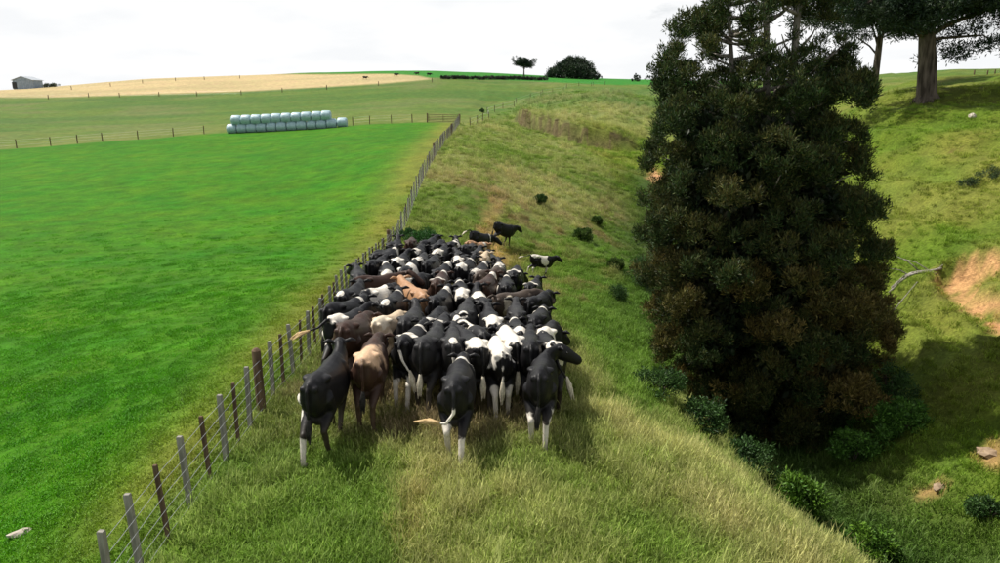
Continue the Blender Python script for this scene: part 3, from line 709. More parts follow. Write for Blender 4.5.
# ------------------------------------------------------------------ bales
def bale_mesh(seed):
    rr = random.Random(seed); V = []; F = []; seg = 20
    prof = [(-.61, .0), (-.60, .28), (-.585, .47), (-.53, .565), (-.4, .605), (-.15, .615), (.15, .615), (.4, .605), (.53, .565), (.585, .47), (.60, .28), (.61, .0)]
    for x, r in prof:
        for k in range(seg):
            a = 2 * math.pi * k / seg; sq = 1 + .035 * math.cos(4 * a) + rr.uniform(-.012, .012)
            z = r * sq * math.sin(a); z = max(z, -.54)
            V.append((x + rr.uniform(-.012, .012), r * sq * math.cos(a), z))
    for i in range(len(prof) - 1):
        for k in range(seg): F.append((i * seg + k, i * seg + (k + 1) % seg, (i + 1) * seg + (k + 1) % seg, (i + 1) * seg + k))
    m = MB(); m.add(V, F)
    me = m.mesh('silage_bale', True); me.materials.append(M_wrap); return me
BM = [bale_mesh(i) for i in range(4)]
ordn = ['first', 'second', 'third', 'fourth', 'fifth', 'sixth', 'seventh', 'eighth', 'ninth', 'tenth', 'eleventh', 'twelfth']
bx0, bx1 = -36.3, -21.3
for row, n in ((0, 12), (1, 10)):
    for i in range(n):
        x = bx0 + (bx1 - bx0) * (i + (.5 if row else 0)) / 11 + random.uniform(-.03, .03)
        y = bline(x) - 1.2 + random.uniform(-.08, .08)
        z = hz(x, y) + .55 + row * 1.12
        o = link('silage_bale', BM[(i * 3 + row) % 4], None, None, (x, y, z)); o.rotation_euler = (random.uniform(-.03, .03), 0, random.uniform(-.07, .07) + .02)
        o.scale = (1.09, 1.06, 1.06)
        where = 'topmost row' if row else 'bottom row'
        l = f'pale blue wrapped silage bale in the {where} of the stack, {ordn[i]} from left'
        tag(o, l, 'bale', 'wrapped silage bales stacked in the paddock')

# ------------------------------------------------------------------ shed
sx, sy, _ = pix(28.5, 87.5, 252); sz = hz(sx, sy)
sh = empty('farm_shed', (sx, sy, sz + .05), R(-8))
w, dp, eh, rh = 3.9, 2.4, 2.8, 4.0
m = MB()
m.add([(-w, -dp, -1.2), (w, -dp, -1.2), (w, -dp, eh), (0, -dp, rh - .05), (-w, -dp, eh), (-w, dp, -1.2), (w, dp, -1.2), (w, dp, eh), (0, dp, rh - .05), (-w, dp, eh)],
      [(0, 1, 2, 3, 4), (9, 8, 7, 6, 5), (1, 6, 7, 2), (5, 0, 4, 9)])
link('wall', m.mesh('wall'), M_wall, sh)
for s in (-1, 1):
    m = MB(); e = .35
    a = [(0, -dp - e, rh), (0, dp + e, rh), (s * (w + e), dp + e, eh - .1), (s * (w + e), -dp - e, eh - .1)]
    V = a + [(x_, y_, z_ + .12) for x_, y_, z_ in a]
    m.add(V, [(0, 1, 2, 3), (7, 6, 5, 4), (0, 4, 5, 1), (1, 5, 6, 2), (2, 6, 7, 3), (3, 7, 4, 0)]); link('roof_panel', m.mesh('roof_panel'), M_roof, sh)
m = MB(); m.box((-3.3, -dp - .03, 1.0), (.9, .03, 1.15)); link('door', m.mesh('door'), M_dark, sh)
for k in range(9):
    m = MB(); m.box((-1.9 + k * .75, -dp - .02, 1.2), (.03, .02, 1.5)); link('cladding_rib', m.mesh('cladding_rib'), M_roof, sh)
tag(sh, 'grey gabled iron shed on the left skyline above the hay field', 'shed')

# ------------------------------------------------------------------ rocks, dead wood
def rock(name, px, py, s, label, mat=M_stone, seed=1):
    rr = random.Random(seed); bm = bmesh.new(); bmesh.ops.create_icosphere(bm, subdivisions=2, radius=1)
    for v_ in bm.verts:
        f = 1 + rr.uniform(-.22, .22); v_.co = Vector((v_.co.x * s[0] * f, v_.co.y * s[1] * f, v_.co.z * s[2] * f))
    me = bpy.data.meshes.new(name); bm.to_mesh(me); bm.free(); p = hit(px, py)
    o = link(name, me, mat, None, (p.x, p.y, p.z + s[2] * .25)); o.rotation_euler = (0, 0, rr.uniform(0, 6)); return tag(o, label, 'rock')
rock('field_stone', 20, 536, (.15, .08, .06), 'pale stone lying in the bright green paddock at lower left', seed=3)
rock('slope_rock', 940, 490, (.20, .14, .10), 'pale brown rock on the lower right hillside', M_brownrock, seed=4)
rock('slope_rock', 988, 456, (.28, .18, .14), 'larger brown rock at the right edge of the hillside', M_brownrock, seed=5)
rock('slope_rock', 972, 117, (.22, .18, .17), 'small whitish stone in the grass below the thick trunk', seed=6)
def log(name, a, b_, r0, r1, label, twigs=()):
    A, B = hit(*a), hit(*b_); root = empty(name, A)
    d_ = B - A; m = MB(); n = 9; pts = []
    for i in range(n):
        t = i / (n - 1); q = A + d_ * t
        pts.append(Vector((q.x - A.x, q.y - A.y, max(q.z - A.z + .05, hz(q.x, q.y) - A.z) + r0 * .6)))
    m.tube(pts, list(np.linspace(r0, r1, n)), 7); link('stem', m.mesh('stem', True), M_dead, root)
    for t, ex, ey, ez, rr_ in twigs:
        q = pts[0].lerp(pts[-1], t); q.z = pts[int(t * (n - 1))].z
        m = MB(); e = q + Vector((ex, ey, ez)); mid = q.lerp(e, .5) + Vector((.05, 0, .08)); m.tube([q, mid, e], [rr_, rr_ * .7, rr_ * .3], 5); link('branch', m.mesh('branch', True), M_dead, root)
    return tag(root, label, 'dead wood')
log('fallen_trunk', (892, 290), (941, 272), .065, .04, 'bleached fallen trunk with broken branches beside the clay slip', ((.55, -.9, .5, .6, .03), (.75, -.8, .8, .35, .025), (.35, -.9, .1, .3, .03), (.9, .5, .3, .15, .03), (.2, .6, -.2, .12, .025)))
log('fallen_trunk', (889, 295), (936, 277), .045, .03, 'thinner bleached log lying just below the fallen trunk')
log('dead_stick', (892, 314), (917, 284),   .022, .014, 'long pale stick slanting down from the fallen trunk')

# ------------------------------------------------------------------ cattle
# local frame: +y forward, +x right, z up from the hooves
def leg_joints(side, hind, f, lift=0.0):
    sx_ = .122 * side
    if hind:
        j = [(sx_ * .95, -.60, 1.06), (sx_ * 1.22, -.42, .80), (sx_ * 1.02, -.80 + f * .16, .53 + lift * .25), (sx_ * .98, -.74 + f * .34 - lift * .12, .15 + lift * .35), (sx_, -.68 + f * .36 - lift * .2, .06 + lift * .3)]
        r = [.175, .135, .058, .044, .052]
    else:
        j = [(sx_ * 1.0, .58, 1.0), (sx_ * 1.02, .46, .74), (sx_ * .88, .52 + f * .16 + lift * .1, .43 + lift * .15), (sx_ * .86, .50 + f * .32 - lift * .1, .14 + lift * .3), (sx_ * .86, .55 + f * .34 - lift * .12, .06 + lift * .28)]
        r = [.14, .10, .052, .042, .05]
    return j, r
TAILS = {'hang': [(0, -.93, 1.36), (0, -1.03, 1.28), (.01, -1.05, 1.05), (.0, -1.02, .80)],
         'left': [(0, -.93, 1.36), (.02, -1.04, 1.22), (.02, -1.08, .98), (-.10, -1.10, .82), (-.26, -1.08, .84)],
         'right': [(0, -.93, 1.36), (-.02, -1.04, 1.25), (.06, -1.08, 1.02), (.20, -1.08, .80)],
         'out': [(0, -.93, 1.36), (-.02, -1.06, 1.36), (-.10, -1.25, 1.24), (-.26, -1.42, 1.18)],
         'up': [(0, -.93, 1.36), (0, -1.06, 1.42), (-.03, -1.20, 1.38), (-.05, -1.34, 1.30)]}
def cow_pose(legs, head=(0, 0), tail='hang', fat=1.0):
    """legs: forward shift (and lift) of hind-left, hind-right, fore-left, fore-right; head: (turn right, raise)"""
    m = MB()
    st = [(-.96, 1.33, 1.02, .14), (-.90, 1.385, .90, .21), (-.76, 1.425, .80, .275), (-.58, 1.435, .73, .305), (-.40, 1.43, .68, .320), (-.18, 1.395, .63, .345),
          (.08, 1.375, .575, .390), (.32, 1.38, .565, .385), (.52, 1.41, .585, .330), (.70, 1.415, .64, .275), (.84, 1.36, .70, .215), (.96, 1.29, .80, .160)]
    V = []; F = []; seg = 20
    for y, zt, zb, hw in st:
        zc, hh = (zt + zb) / 2, (zt - zb) / 2
        for k in range(seg):
            a = 2 * math.pi * k / seg; c, s = math.cos(a), math.sin(a)
            x = hw * .71 * fat * math.copysign(abs(c) ** .82, c); z = math.copysign(abs(s) ** .88, s)
            x *= 1 - .30 * max(0, z) ** 2 - .18 * max(0, -z) ** 2
            V.append((x, y, zc + hh * z))
    for i in range(len(st) - 1):
        for k in range(seg): F.append((i * seg + k, (i + 1) * seg + k, (i + 1) * seg + (k + 1) % seg, i * seg + (k + 1) % seg))
    F.append(tuple(range(seg))); F.append(tuple((len(st) - 1) * seg + k for k in range(seg))[::-1]); m.add(V, F)
    for s in (-1, 1):
        m.ball((.135 * s, -.46, 1.335), (.10, .14, .05)); m.ball((.095 * s, -.90, 1.285), (.055, .07, .055))      # hook and pin bones
        m.ball((.145 * s, .56, 1.02), (.11, .17, .30))                                                              # shoulder
    m.ball((0, -.50, .68), (.11, .15, .12))                                                                         # udder
    hoofs = []
    for (s, hind), lf in zip(((-1, True), (1, True), (-1, False), (1, False)), legs):
        f, lift = lf if isinstance(lf, tuple) else (lf, 0)
        j, r = leg_joints(s, hind, f, lift); m.tube(j, r, 10); hoofs.append(j[-1])
        m.ball(j[2], (.054, .064, .075))
    t, up_ = head
    n1 = Vector((.08 * t, 1.06, 1.23 + up_ * .4)); n2 = Vector((.24 * t, 1.23 - abs(t) * .07, 1.27 + up_))
    m.tube([(0, .66, 1.10), (.03 * t, .88, 1.15 + up_ * .15), n1, n2], [.29, .245, .195, .14], 12, flat=(.62, 1.05), up=(1, 0, 0))
    hd = Vector((math.sin(t * 1.15), math.cos(t * 1.15), -.52)).normalized(); rt = Vector((math.cos(t * 1.15), -math.sin(t * 1.15), 0))
    m.tube([n2 + hd * -.03, n2 + hd * .14, n2 + hd * .30, n2 + hd * .43, n2 + hd * .50], [.125, .138, .108, .092, .080], 12, flat=(.90, 1.1), up=tuple(rt))
    for s in (-1, 1):
        e0 = n2 + rt * s * .085 + Vector((0, 0, .045)); e1 = e0 + rt * s * .11 + Vector((0, 0, .025)) - hd * .02; e2 = e0 + rt * s * .21 + Vector((0, 0, -.005)) - hd * .03
        m.tube([e0, e1, e2], [.032, .052, .022], 8)
    tl = TAILS[tail]
    m.tube(tl, list(np.linspace(.042, .024, len(tl))), 8)
    ob = bpy.data.objects.new('cow_source', m.mesh('cow_source')); col.objects.link(ob)
    md = ob.modifiers.new('r', 'REMESH'); md.mode = 'VOXEL'; md.voxel_size = .021; md.use_smooth_shade = True
    sm = ob.modifiers.new('s', 'SMOOTH'); sm.factor = .5; sm.iterations = 6
    dg = bpy.context.evaluated_depsgraph_get(); dg.update()
    me = bpy.data.meshes.new_from_object(ob.evaluated_get(dg)); me.name = 'cow_body'; me.shade_smooth()
    src = ob.data; bpy.data.objects.remove(ob); bpy.data.meshes.remove(src)
    # tail switch: a tassel of hair locks
    a, b_ = Vector(tl[-1]), (Vector(tl[-1]) - Vector(tl[-2])).normalized()
    sw = MB(); dd = b_ if tail in ('left', 'out', 'up') else Vector((b_.x * .6, 0, -1)).normalized()
    for k in range(7):
        an = k * .9; o_ = Vector((math.cos(an), math.sin(an) * .6, .4 * math.sin(an * 2))) * (.03 if k else 0)
        Ls = random.uniform(.22, .34)
        sw.tube([a - dd * .06, a + dd * Ls * .45 + o_ * 1.2, a + dd * Ls + o_ * 1.0 + Vector((0, 0, -.05))], [.022, .026, .006], 6)
    swm = sw.mesh('tail_switch', True)
    eyes = [n2 + hd * .15 + rt * s * .118 + Vector((0, 0, .03)) for s in (-1, 1)]
    return dict(me=me, sw=swm, hoofs=hoofs, eyes=eyes)
hm_ = MB(); V = []
for z, s, o_ in ((-.062, 1.12, .012), (-.02, 1.02, .006), (.035, .86, 0)):
    for k in range(10):
        a = k * .6283; V.append((.062 * s * math.cos(a), .078 * s * math.sin(a) + o_, z))
hm_.add(V, [(j * 10 + k, j * 10 + (k + 1) % 10, j * 10 + 10 + (k + 1) % 10, j * 10 + 10 + k) for j in range(2) for k in range(10)] + [tuple(range(10))[::-1], tuple(range(20, 30))])
HOOF = hm_.mesh('hoof'); HOOF.materials.append(M_hoof)
em = MB(); em.ball((0, 0, 0), (.022, .022, .022), 8, 6); EYE = em.mesh('eye', True); EYE.materials.append(M_eye)

POSES = {
 'A': cow_pose((-.85, .75, .5, -.6), (-.3, .13)),
 'B': cow_pose((.15, -.15, -.3, .5), (.1, -.02), 'hang', 1.06),
 'C': cow_pose((-.2, -.7, .6, -.3), (.1, .05), 'right'),
 'D': cow_pose((.7, -.95, -.6, .6), (0, -.05), 'left'),
 'E': cow_pose((-.3, .6, .5, -.5), (-.1, -.08), 'hang'),
 'F': cow_pose((.45, -.4, -.5, .6), (.95, .10), 'hang'),
 'G': cow_pose((-.6, .5, .6, -.4), (.3, .1), 'out'),
 'H': cow_pose((.6, -.5, -.4, .5), (-.35, .03), 'hang', 1.03),
 'I': cow_pose((-.5, .6, .3, -.6), (.35, -.25), 'right', .97),
 'J': cow_pose((.5, -.6, -.6, .4), (.05, .05), 'hang'),
 'K': cow_pose((-.4, .5, .5, -.5), (.5, -.05), 'up'),
}
WHITE = (.66, .61, .53)
BASE = {'black': (.0065, .006, .0068), 'brown': (.040, .020, .013), 'tan': (.36, .20, .105), 'cream': (.52, .40, .27), 'dusty': (.070, .052, .040), 'grey': (.017, .016, .0165)}
_SN = [0]
def coat(base, spots, spotcol=WHITE, edge=.16, seed=0, rough=.5):
    """hair coat: base colour with shaped patches (ellipsoids in the animal's own frame, edges broken by noise)"""
    m, t, b_ = principled('coat', BASE[base], rough, .22)
    tcn = N(t, 'ShaderNodeTexCoord')
    nz = N(t, 'ShaderNodeTexNoise', noise_dimensions='4D'); nz.inputs['W'].default_value = seed * 3.7; nz.inputs['Scale'].default_value = 2.6; nz.inputs['Detail'].default_value = 5
    t.links.new(tcn.outputs['Object'], nz.inputs['Vector'])
    mask = None
    for c, r in spots:
        s1 = N(t, 'ShaderNodeVectorMath', operation='SUBTRACT'); t.links.new(tcn.outputs['Object'], s1.inputs[0]); s1.inputs[1].default_value = c
        s2 = N(t, 'ShaderNodeVectorMath', operation='DIVIDE'); t.links.new(s1.outputs[0], s2.inputs[0]); s2.inputs[1].default_value = r
        s3 = N(t, 'ShaderNodeVectorMath', operation='LENGTH'); t.links.new(s2.outputs[0], s3.inputs[0])
        if mask is None: mask = s3.outputs['Value']
        else:
            mn = N(t, 'ShaderNodeMath', operation='MINIMUM'); t.links.new(mask, mn.inputs[0]); t.links.new(s3.outputs['Value'], mn.inputs[1]); mask = mn.outputs[0]
    hair = N(t, 'ShaderNodeTexNoise'); hair.inputs['Scale'].default_value = 38; hair.inputs['Detail'].default_value = 4
    mp = N(t, 'ShaderNodeMapping'); mp.inputs['Scale'].default_value = (1, .3, .35); t.links.new(tcn.outputs['Object'], mp.inputs[0]); t.links.new(mp.outputs[0], hair.inputs['Vector'])
    var = N(t, 'ShaderNodeMapRange'); var.inputs[3].default_value = .72; var.inputs[4].default_value = 1.3; t.links.new(hair.outputs[0], var.inputs[0])
    bc = N(t, 'ShaderNodeVectorMath', operation='SCALE'); bc.inputs[0].default_value = BASE[base]; t.links.new(var.outputs[0], bc.inputs['Scale'])
    out = bc.outputs[0]
    if mask is not None:
        ad = N(t, 'ShaderNodeMath', operation='MULTIPLY_ADD'); t.links.new(nz.outputs[0], ad.inputs[0]); ad.inputs[1].default_value = 2.6; t.links.new(mask, ad.inputs[2])
        mr_ = N(t, 'ShaderNodeMapRange', interpolation_type='SMOOTHSTEP'); mr_.inputs[1].default_value = 2.3 + edge * .5; mr_.inputs[2].default_value = 2.3 - edge * .5; t.links.new(ad.outputs[0], mr_.inputs[0])
        wc = N(t, 'ShaderNodeVectorMath', operation='SCALE'); wc.inputs[0].default_value = spotcol; t.links.new(var.outputs[0], wc.inputs['Scale'])
        mxn = N(t, 'ShaderNodeMix', data_type='RGBA'); t.links.new(mr_.outputs[0], mxn.inputs[0]); t.links.new(out, mxn.inputs[6]); t.links.new(wc.outputs[0], mxn.inputs[7]); out = mxn.outputs[2]
    # mud and dung dried on the lower legs
    sx = N(t, 'ShaderNodeSeparateXYZ'); t.links.new(tcn.outputs['Object'], sx.inputs[0])
    lo = N(t, 'ShaderNodeMapRange'); lo.inputs[1].default_value = .75; lo.inputs[2].default_value = .05; lo.inputs[4].default_value = .95; t.links.new(sx.outputs[2], lo.inputs[0])
    mn_ = N(t, 'ShaderNodeTexNoise', noise_dimensions='4D'); mn_.inputs['W'].default_value = seed * 1.9; mn_.inputs['Scale'].default_value = 11; mn_.inputs['Detail'].default_value = 5; t.links.new(tcn.outputs['Object'], mn_.inputs['Vector'])
    ml = N(t, 'ShaderNodeMath', operation='MULTIPLY'); t.links.new(lo.outputs[0], ml.inputs[0]); t.links.new(mn_.outputs[0], ml.inputs[1])
    md_ = N(t, 'ShaderNodeMix', data_type='RGBA'); md_.inputs[7].default_value = (.15, .115, .07, 1); t.links.new(ml.outputs[0], md_.inputs[0]); t.links.new(out, md_.inputs[6]); out = md_.outputs[2]
    t.links.new(out, b_.inputs['Base Color'])
    bp = N(t, 'ShaderNodeBump'); bp.inputs['Strength'].default_value = .25; bp.inputs['Distance'].default_value = .01; t.links.new(hair.outputs[0], bp.inputs['Height']); t.links.new(bp.outputs[0], b_.inputs['Normal'])
    return m
SPOT = {
 'hl': ((-.15, -.70, .20), (.15, .55, .43)), 'hr': ((.15, -.70, .20), (.15, .55, .46)), 'fl': ((-.16, .5, .2), (.15, .5, .36)), 'fr': ((.16, .5, .2), (.15, .5, .36)),
 'hlhigh': ((-.27, -.66, .42), (.12, .28, .56)), 'rump': ((.03, -.72, 1.40), (.24, .30, .20)), 'tailhead': ((.01, -.88, 1.40), (.085, .17, .08)), 'withers': ((0, .66, 1.36), (.40, .10, .40)),
 'collar': ((0, .86, 1.25), (.4, .11, .5)), 'loin': ((.02, -.38, 1.42), (.30, .17, .22)), 'saddle': ((0, .10, 1.30), (.52, .34, .45)), 'back': ((0, -.10, 1.30), (.50, .80, .42)),
 'sideL': ((-.38, .10, .98), (.22, .40, .34)), 'sideR': ((.38, .10, .98), (.22, .40, .34)), 'belly': ((0, 0, .52), (.4, .6, .17)), 'hipL': ((-.30, -.55, 1.10), (.16, .25, .35)), 'hipR': ((.30, -.55, 1.10), (.16, .25, .35)),
 'rumpside': ((.12, -.75, 1.30), (.28, .24, .26)), 'tail': ((0, -1.12, .85), (.22, .13, .35)), 'topback': ((0, -.35, 1.45), (.46, .75, .36)), 'whole': ((0, 0, 1.0), (.9, 1.05, .75))}
TXT = {'rump': 'white rump patch', 'tailhead': 'small white spot at the tail', 'withers': 'white band over the shoulders', 'collar': 'white collar', 'loin': 'white patch across the loin',
       'saddle': 'white saddle', 'back': 'white back', 'sideL': 'white left flank', 'sideR': 'white right flank', 'hipL': 'white left hip', 'hipR': 'white right hip', 'rumpside': 'white blotch on the rump', 'hl': 'white hind legs', 'hr': 'white hind legs'}
COWS = []
def add_cow(pos, head_deg, pose, base, spots, label=None, spotcol=WHITE, switch='pale', scale=1.0, detail=True, fixed=False):
    COWS.append(dict(p=Vector((pos.x, pos.y)), a=R(head_deg), pose=pose, base=base, spots=spots, label=label, sc=spotcol, sw=switch, s=scale * (1.0 if fixed else 1.06), detail=detail, fixed=fixed))
def foot(px, py, hd, back=.63):   # the pixel where the hind hooves stand
    q = hit(px, py); a = R(hd); return Vector((q.x + back * math.sin(a), q.y + back * math.cos(a), 0))
def bk(px, py, h=1.25):
    d = np.arange(6, 60, .05); x, y, z = pix(px, py, d); g = H(x, y) + h; i = int(np.argmax(z < g)); return Vector((x[i], y[i], 0))
TANB = (.56, .37, .23)
add_cow(foot(317, 463, 4), 4, 'A', 'black', ['hl', 'hlhigh'], 'black cow with a long white left hind leg nearest the fence at the back', fixed=True, switch='dark')
add_cow(foot(367, 434, -2), -2, 'B', 'brown', ['topback'], 'dark brown cow with a tan back, second from the fence at the back', spotcol=TANB, switch='dark', fixed=True)
add_cow(foot(404, 412, 6), 6, 'C', 'black', ['loin', 'withers', 'hl', 'hr', 'hlhigh', 'tail'], 'black cow with white loin and white legs, third from fence at the back', fixed=True, scale=1.03)
add_cow(foot(455, 466, 2), 2, 'D', 'black', ['withers', 'hr', 'hl', 'tail'], 'black cow swishing her pale tail left, rearmost in the middle', fixed=True, switch='tan')
add_cow(foot(502, 424, -5), -5, 'E', 'black', ['back', 'saddle', 'hl', 'hr', 'tail'], 'white-backed cow with a black rump patch in the back row', fixed=True)
add_cow(foot(538, 452, 7), 7, 'F', 'black', ['hl', 'hr'], 'black cow with white hind legs turning her head right at the back right corner', fixed=True, switch='dark')
add_cow(bk(343, 322), 12, 'G', 'black', ['rump', 'hipL', 'hl'], 'black cow by the fence flicking her white tail out to the left', fixed=True, switch='tan', scale=1.03)
add_cow(bk(367, 332), 4, 'B', 'brown', [], 'dark brown cow directly ahead of the tan-backed one')
add_cow(bk(440, 366), -4, 'J', 'grey', ['tailhead', 'tail'], 'charcoal cow with a white tail spot just ahead of the rearmost middle cow')
add_cow(bk(466, 362), -14, 'H', 'black', ['rump'], 'black cow with a white rump patch left of the white-backed cow')
add_cow(bk(520, 373), 2, 'J', 'black', [], 'plain black cow between the white-backed cow and the back right corner')
add_cow(bk(546, 362), -6, 'I', 'black', ['withers', 'rumpside'], 'black cow with two white spots on her back at the right flank of the herd')
add_cow(bk(507, 350), -8, 'E', 'black', ['back'], 'white cow with dark edges third in from the right flank')
add_cow(bk(413, 344), 6, 'H', 'grey', [], 'slender charcoal cow ahead and right of the white-loined cow')
add_cow(bk(486, 341), -22, 'C', 'black', ['saddle', 'collar'], 'black cow with a white saddle crossing slantwise in mid herd')
add_cow(bk(450, 333), 2, 'D', 'black', ['loin'], 'black cow with a white loin patch in the middle of the herd')
add_cow(bk(387, 322), 14, 'I', 'cream', ['rump'], 'cream cow in the left half of the herd', spotcol=(.62, .53, .40), switch='tan', scale=.95)
add_cow(bk(379, 296), 18, 'E', 'black', ['back', 'saddle', 'loin'], 'white-backed cow on the fence side of the herd')
add_cow(bk(427, 297), -26, 'C', 'tan', [], 'pinkish tan cow standing slantwise across the middle of the herd', switch='tan')
add_cow(bk(441, 303), 6, 'J', 'black', ['withers', 'collar'], 'black cow with a white shoulder arc right of the tan cow')
add_cow(bk(404, 304), 4, 'H', 'black', ['tailhead', 'withers'], 'black cow with a thin white stripe left of the tan cow')
add_cow(bk(417, 326), 2, 'A', 'grey', [], 'charcoal cow with raised head below the tan cow')
add_cow(bk(512, 296), 40, 'K', 'dusty', ['belly', 'hl', 'hr', 'hipR'], 'dusty brown cow with a pale belly and raised tail leaving on the right', fixed=True, spotcol=(.50, .44, .33), switch='tan')
add_cow(bk(488, 277), 24, 'I', 'dusty', [], 'dusty brown cow in the dust near the head of the herd')
add_cow(bk(466, 268), 12, 'J', 'black', ['withers', 'rump'], 'black cow with a white arc behind the leaders')
add_cow(bk(440, 254), 8, 'H', 'black', ['loin', 'rump'], 'black cow with a white loin patch at the front beside the weeds')
add_cow(bk(400, 263), 4, 'G', 'black', ['hipL', 'hipR', 'rump'], 'black cow with white hip stripes beside the fence towards the front')
add_cow(bk(376, 266), 6, 'J', 'black', [], 'plain black cow squeezed against the fence towards the front')
add_cow(bk(374, 283), 34, 'F', 'brown', [], 'dark brown cow standing broadside by the fence')
add_cow(bk(350, 296), 6, 'H', 'black', ['tailhead'], 'black cow with head up close to the fence in mid herd')
add_cow(bk(536, 322), 10, 'D', 'black', ['withers'], 'black cow with a white shoulder patch at the right flank in mid herd')
add_cow(bk(550, 343), 12, 'I', 'black', ['rumpside'], 'black cow with one white spot at the outer right flank')
add_cow(bk(498, 322), -6, 'C', 'black', ['rump', 'loin'], 'black and white cow right of centre in mid herd')
add_cow(bk(468, 317), 2, 'B', 'grey', ['tailhead'], 'charcoal cow with a small white tail spot in the herd centre')
add_cow(bk(481, 303), -10, 'G', 'black', ['saddle'], 'black cow with a white saddle behind the dusty one')
add_cow(bk(461, 294), -6, 'E', 'black', ['rump', 'withers'], 'black cow with white rump and shoulders right of the tan cow, further ahead')
add_cow(bk(474, 247), 22, 'J', 'tan', ['collar'], 'orange tan cow among the leaders', switch='dark')
add_cow(bk(477, 236), 40, 'K', 'black', ['withers'], 'black cow with a white shoulder band just behind the leading black one', fixed=True)
add_cow(bk(501, 225), 50, 'J', 'black', [], 'solid black cow standing broadside at the head of the herd', fixed=True, scale=.95, switch='dark')
add_cow(bk(539, 255), 62, 'G', 'black', ['saddle', 'loin', 'sideR', 'hl', 'hr', 'belly', 'rump'], 'white-backed black cow alone on the slope right of the herd', fixed=True, scale=.86)
# fill the gaps of the herd
HERD = [(-3.6, 13.5), (.8, 13), (1.1, 17), (1.0, 20), (.3, 24), (-.7, 28), (-4.3, 28.5), (-4.3, 21)]
rr = random.Random(11)
def circles(c):
    f = Vector((math.sin(c['a']), math.cos(c['a']))); return [(c['p'] + f * o_ * c['s'], r_ * c['s']) for o_, r_ in ((-.63, .24), (-.2, .265), (.25, .285), (.7, .21), (1.05, .16))]
tries = 0; nfill = 0
while tries < 9000 and nfill < 34:
    tries += 1
    x, y = rr.uniform(-4.6, 1.5), rr.uniform(12.5, 29)
    if not inpoly(np.array([x]), np.array([y]), HERD)[0]: continue
    c = dict(p=Vector((x, y)), a=R(rr.gauss(2, 9)), s=1.0)
    ca_ = circles(c); bad = False
    for o_ in COWS:
        if (o_['p'] - c['p']).length > 3.2: continue
        if any((p1 - p2).length < (r1 + r2) * .80 for p1, r1 in ca_ for p2, r2 in circles(o_)): bad = True; break
    if bad: continue
    base = rr.choices(['black', 'grey', 'brown', 'tan', 'cream'], [8, 3, 1.2, .5, .5])[0]
    sp = rr.sample(['rump', 'withers', 'withers', 'collar', 'loin', 'saddle', 'sideL', 'rumpside', 'hipL', 'loin'], rr.choice([0, 1, 1, 2, 2]))
    COWS.append(dict(p=c['p'], a=c['a'], pose=rr.choice('BCEHIJAD'), base=base, spots=sp, label=None, sc=WHITE, sw=rr.choice(['pale', 'dark']), s=rr.uniform(.99, 1.08), detail=True, fixed=False)); nfill += 1
# settle: push overlapping neighbours apart
for it in range(160):
    for i, a_ in enumerate(COWS):
        for b_ in COWS[i + 1:]:
            if (a_['p'] - b_['p']).length > 3.2: continue
            push = Vector((0, 0))
            for p1, r1 in circles(a_):
                for p2, r2 in circles(b_):
                    dv = p1 - p2; l = dv.length; ov = (r1 + r2) * .92 - l
                    if ov > 0: push += (dv / l if l > 1e-4 else Vector((1, 0))) * ov
            if push.length:
                push *= .10
                wa, wb = (0 if a_['fixed'] else 1), (0 if b_['fixed'] else 1)
                if wa + wb == 0: continue
                a_['p'] += push * (wa / (wa + wb)) ; b_['p'] -= push * (wb / (wa + wb))
    for c in COWS:
        if not c['fixed']:
            c['p'].y = max(c['p'].y, 12.5); c['p'].x = min(c['p'].x, float(np.interp(c['p'].y, [12, 17, 21, 25, 29, 34], [.9, 1.15, 1.0, .4, -.5, -.5])))
            if c['p'].y > 29.0: c['p'].y -= .25 * (c['p'].y - 29.0)
            lim = float(FX(c['p'].y)) + .50
            for p1, r1 in circles(c):
                if p1.x - r1 < lim - .28: c['p'].x += (lim - .28 - (p1.x - r1)) * .6
SWM = {'pale': noisy('pale_tail_hair', (.45, .40, .30), (.66, .60, .48), 20, .8), 'tan': noisy('tan_tail_hair', (.42, .28, .13), (.62, .45, .24), 20, .8), 'dark': noisy('dark_tail_hair', (.012, .011, .011), (.03, .027, .025), 20, .7)}
SWD = {}
order = sorted([c for c in COWS if c['label'] is None], key=lambda c: c['p'].y)
rows = {}
for c in order: rows.setdefault(int((c['p'].y - 10) / 2.6), []).append(c)
nm_ = ['nearest'] + ordn[1:]
allrow = {}
for c in COWS: allrow.setdefault(int((c['p'].y - 10) / 2.6), []).append(c)
for k in allrow: allrow[k].sort(key=lambda c: c['p'].x)
BN = {'black': 'black', 'grey': 'charcoal', 'brown': 'dark brown', 'tan': 'tan', 'cream': 'cream', 'dusty': 'dusty brown'}
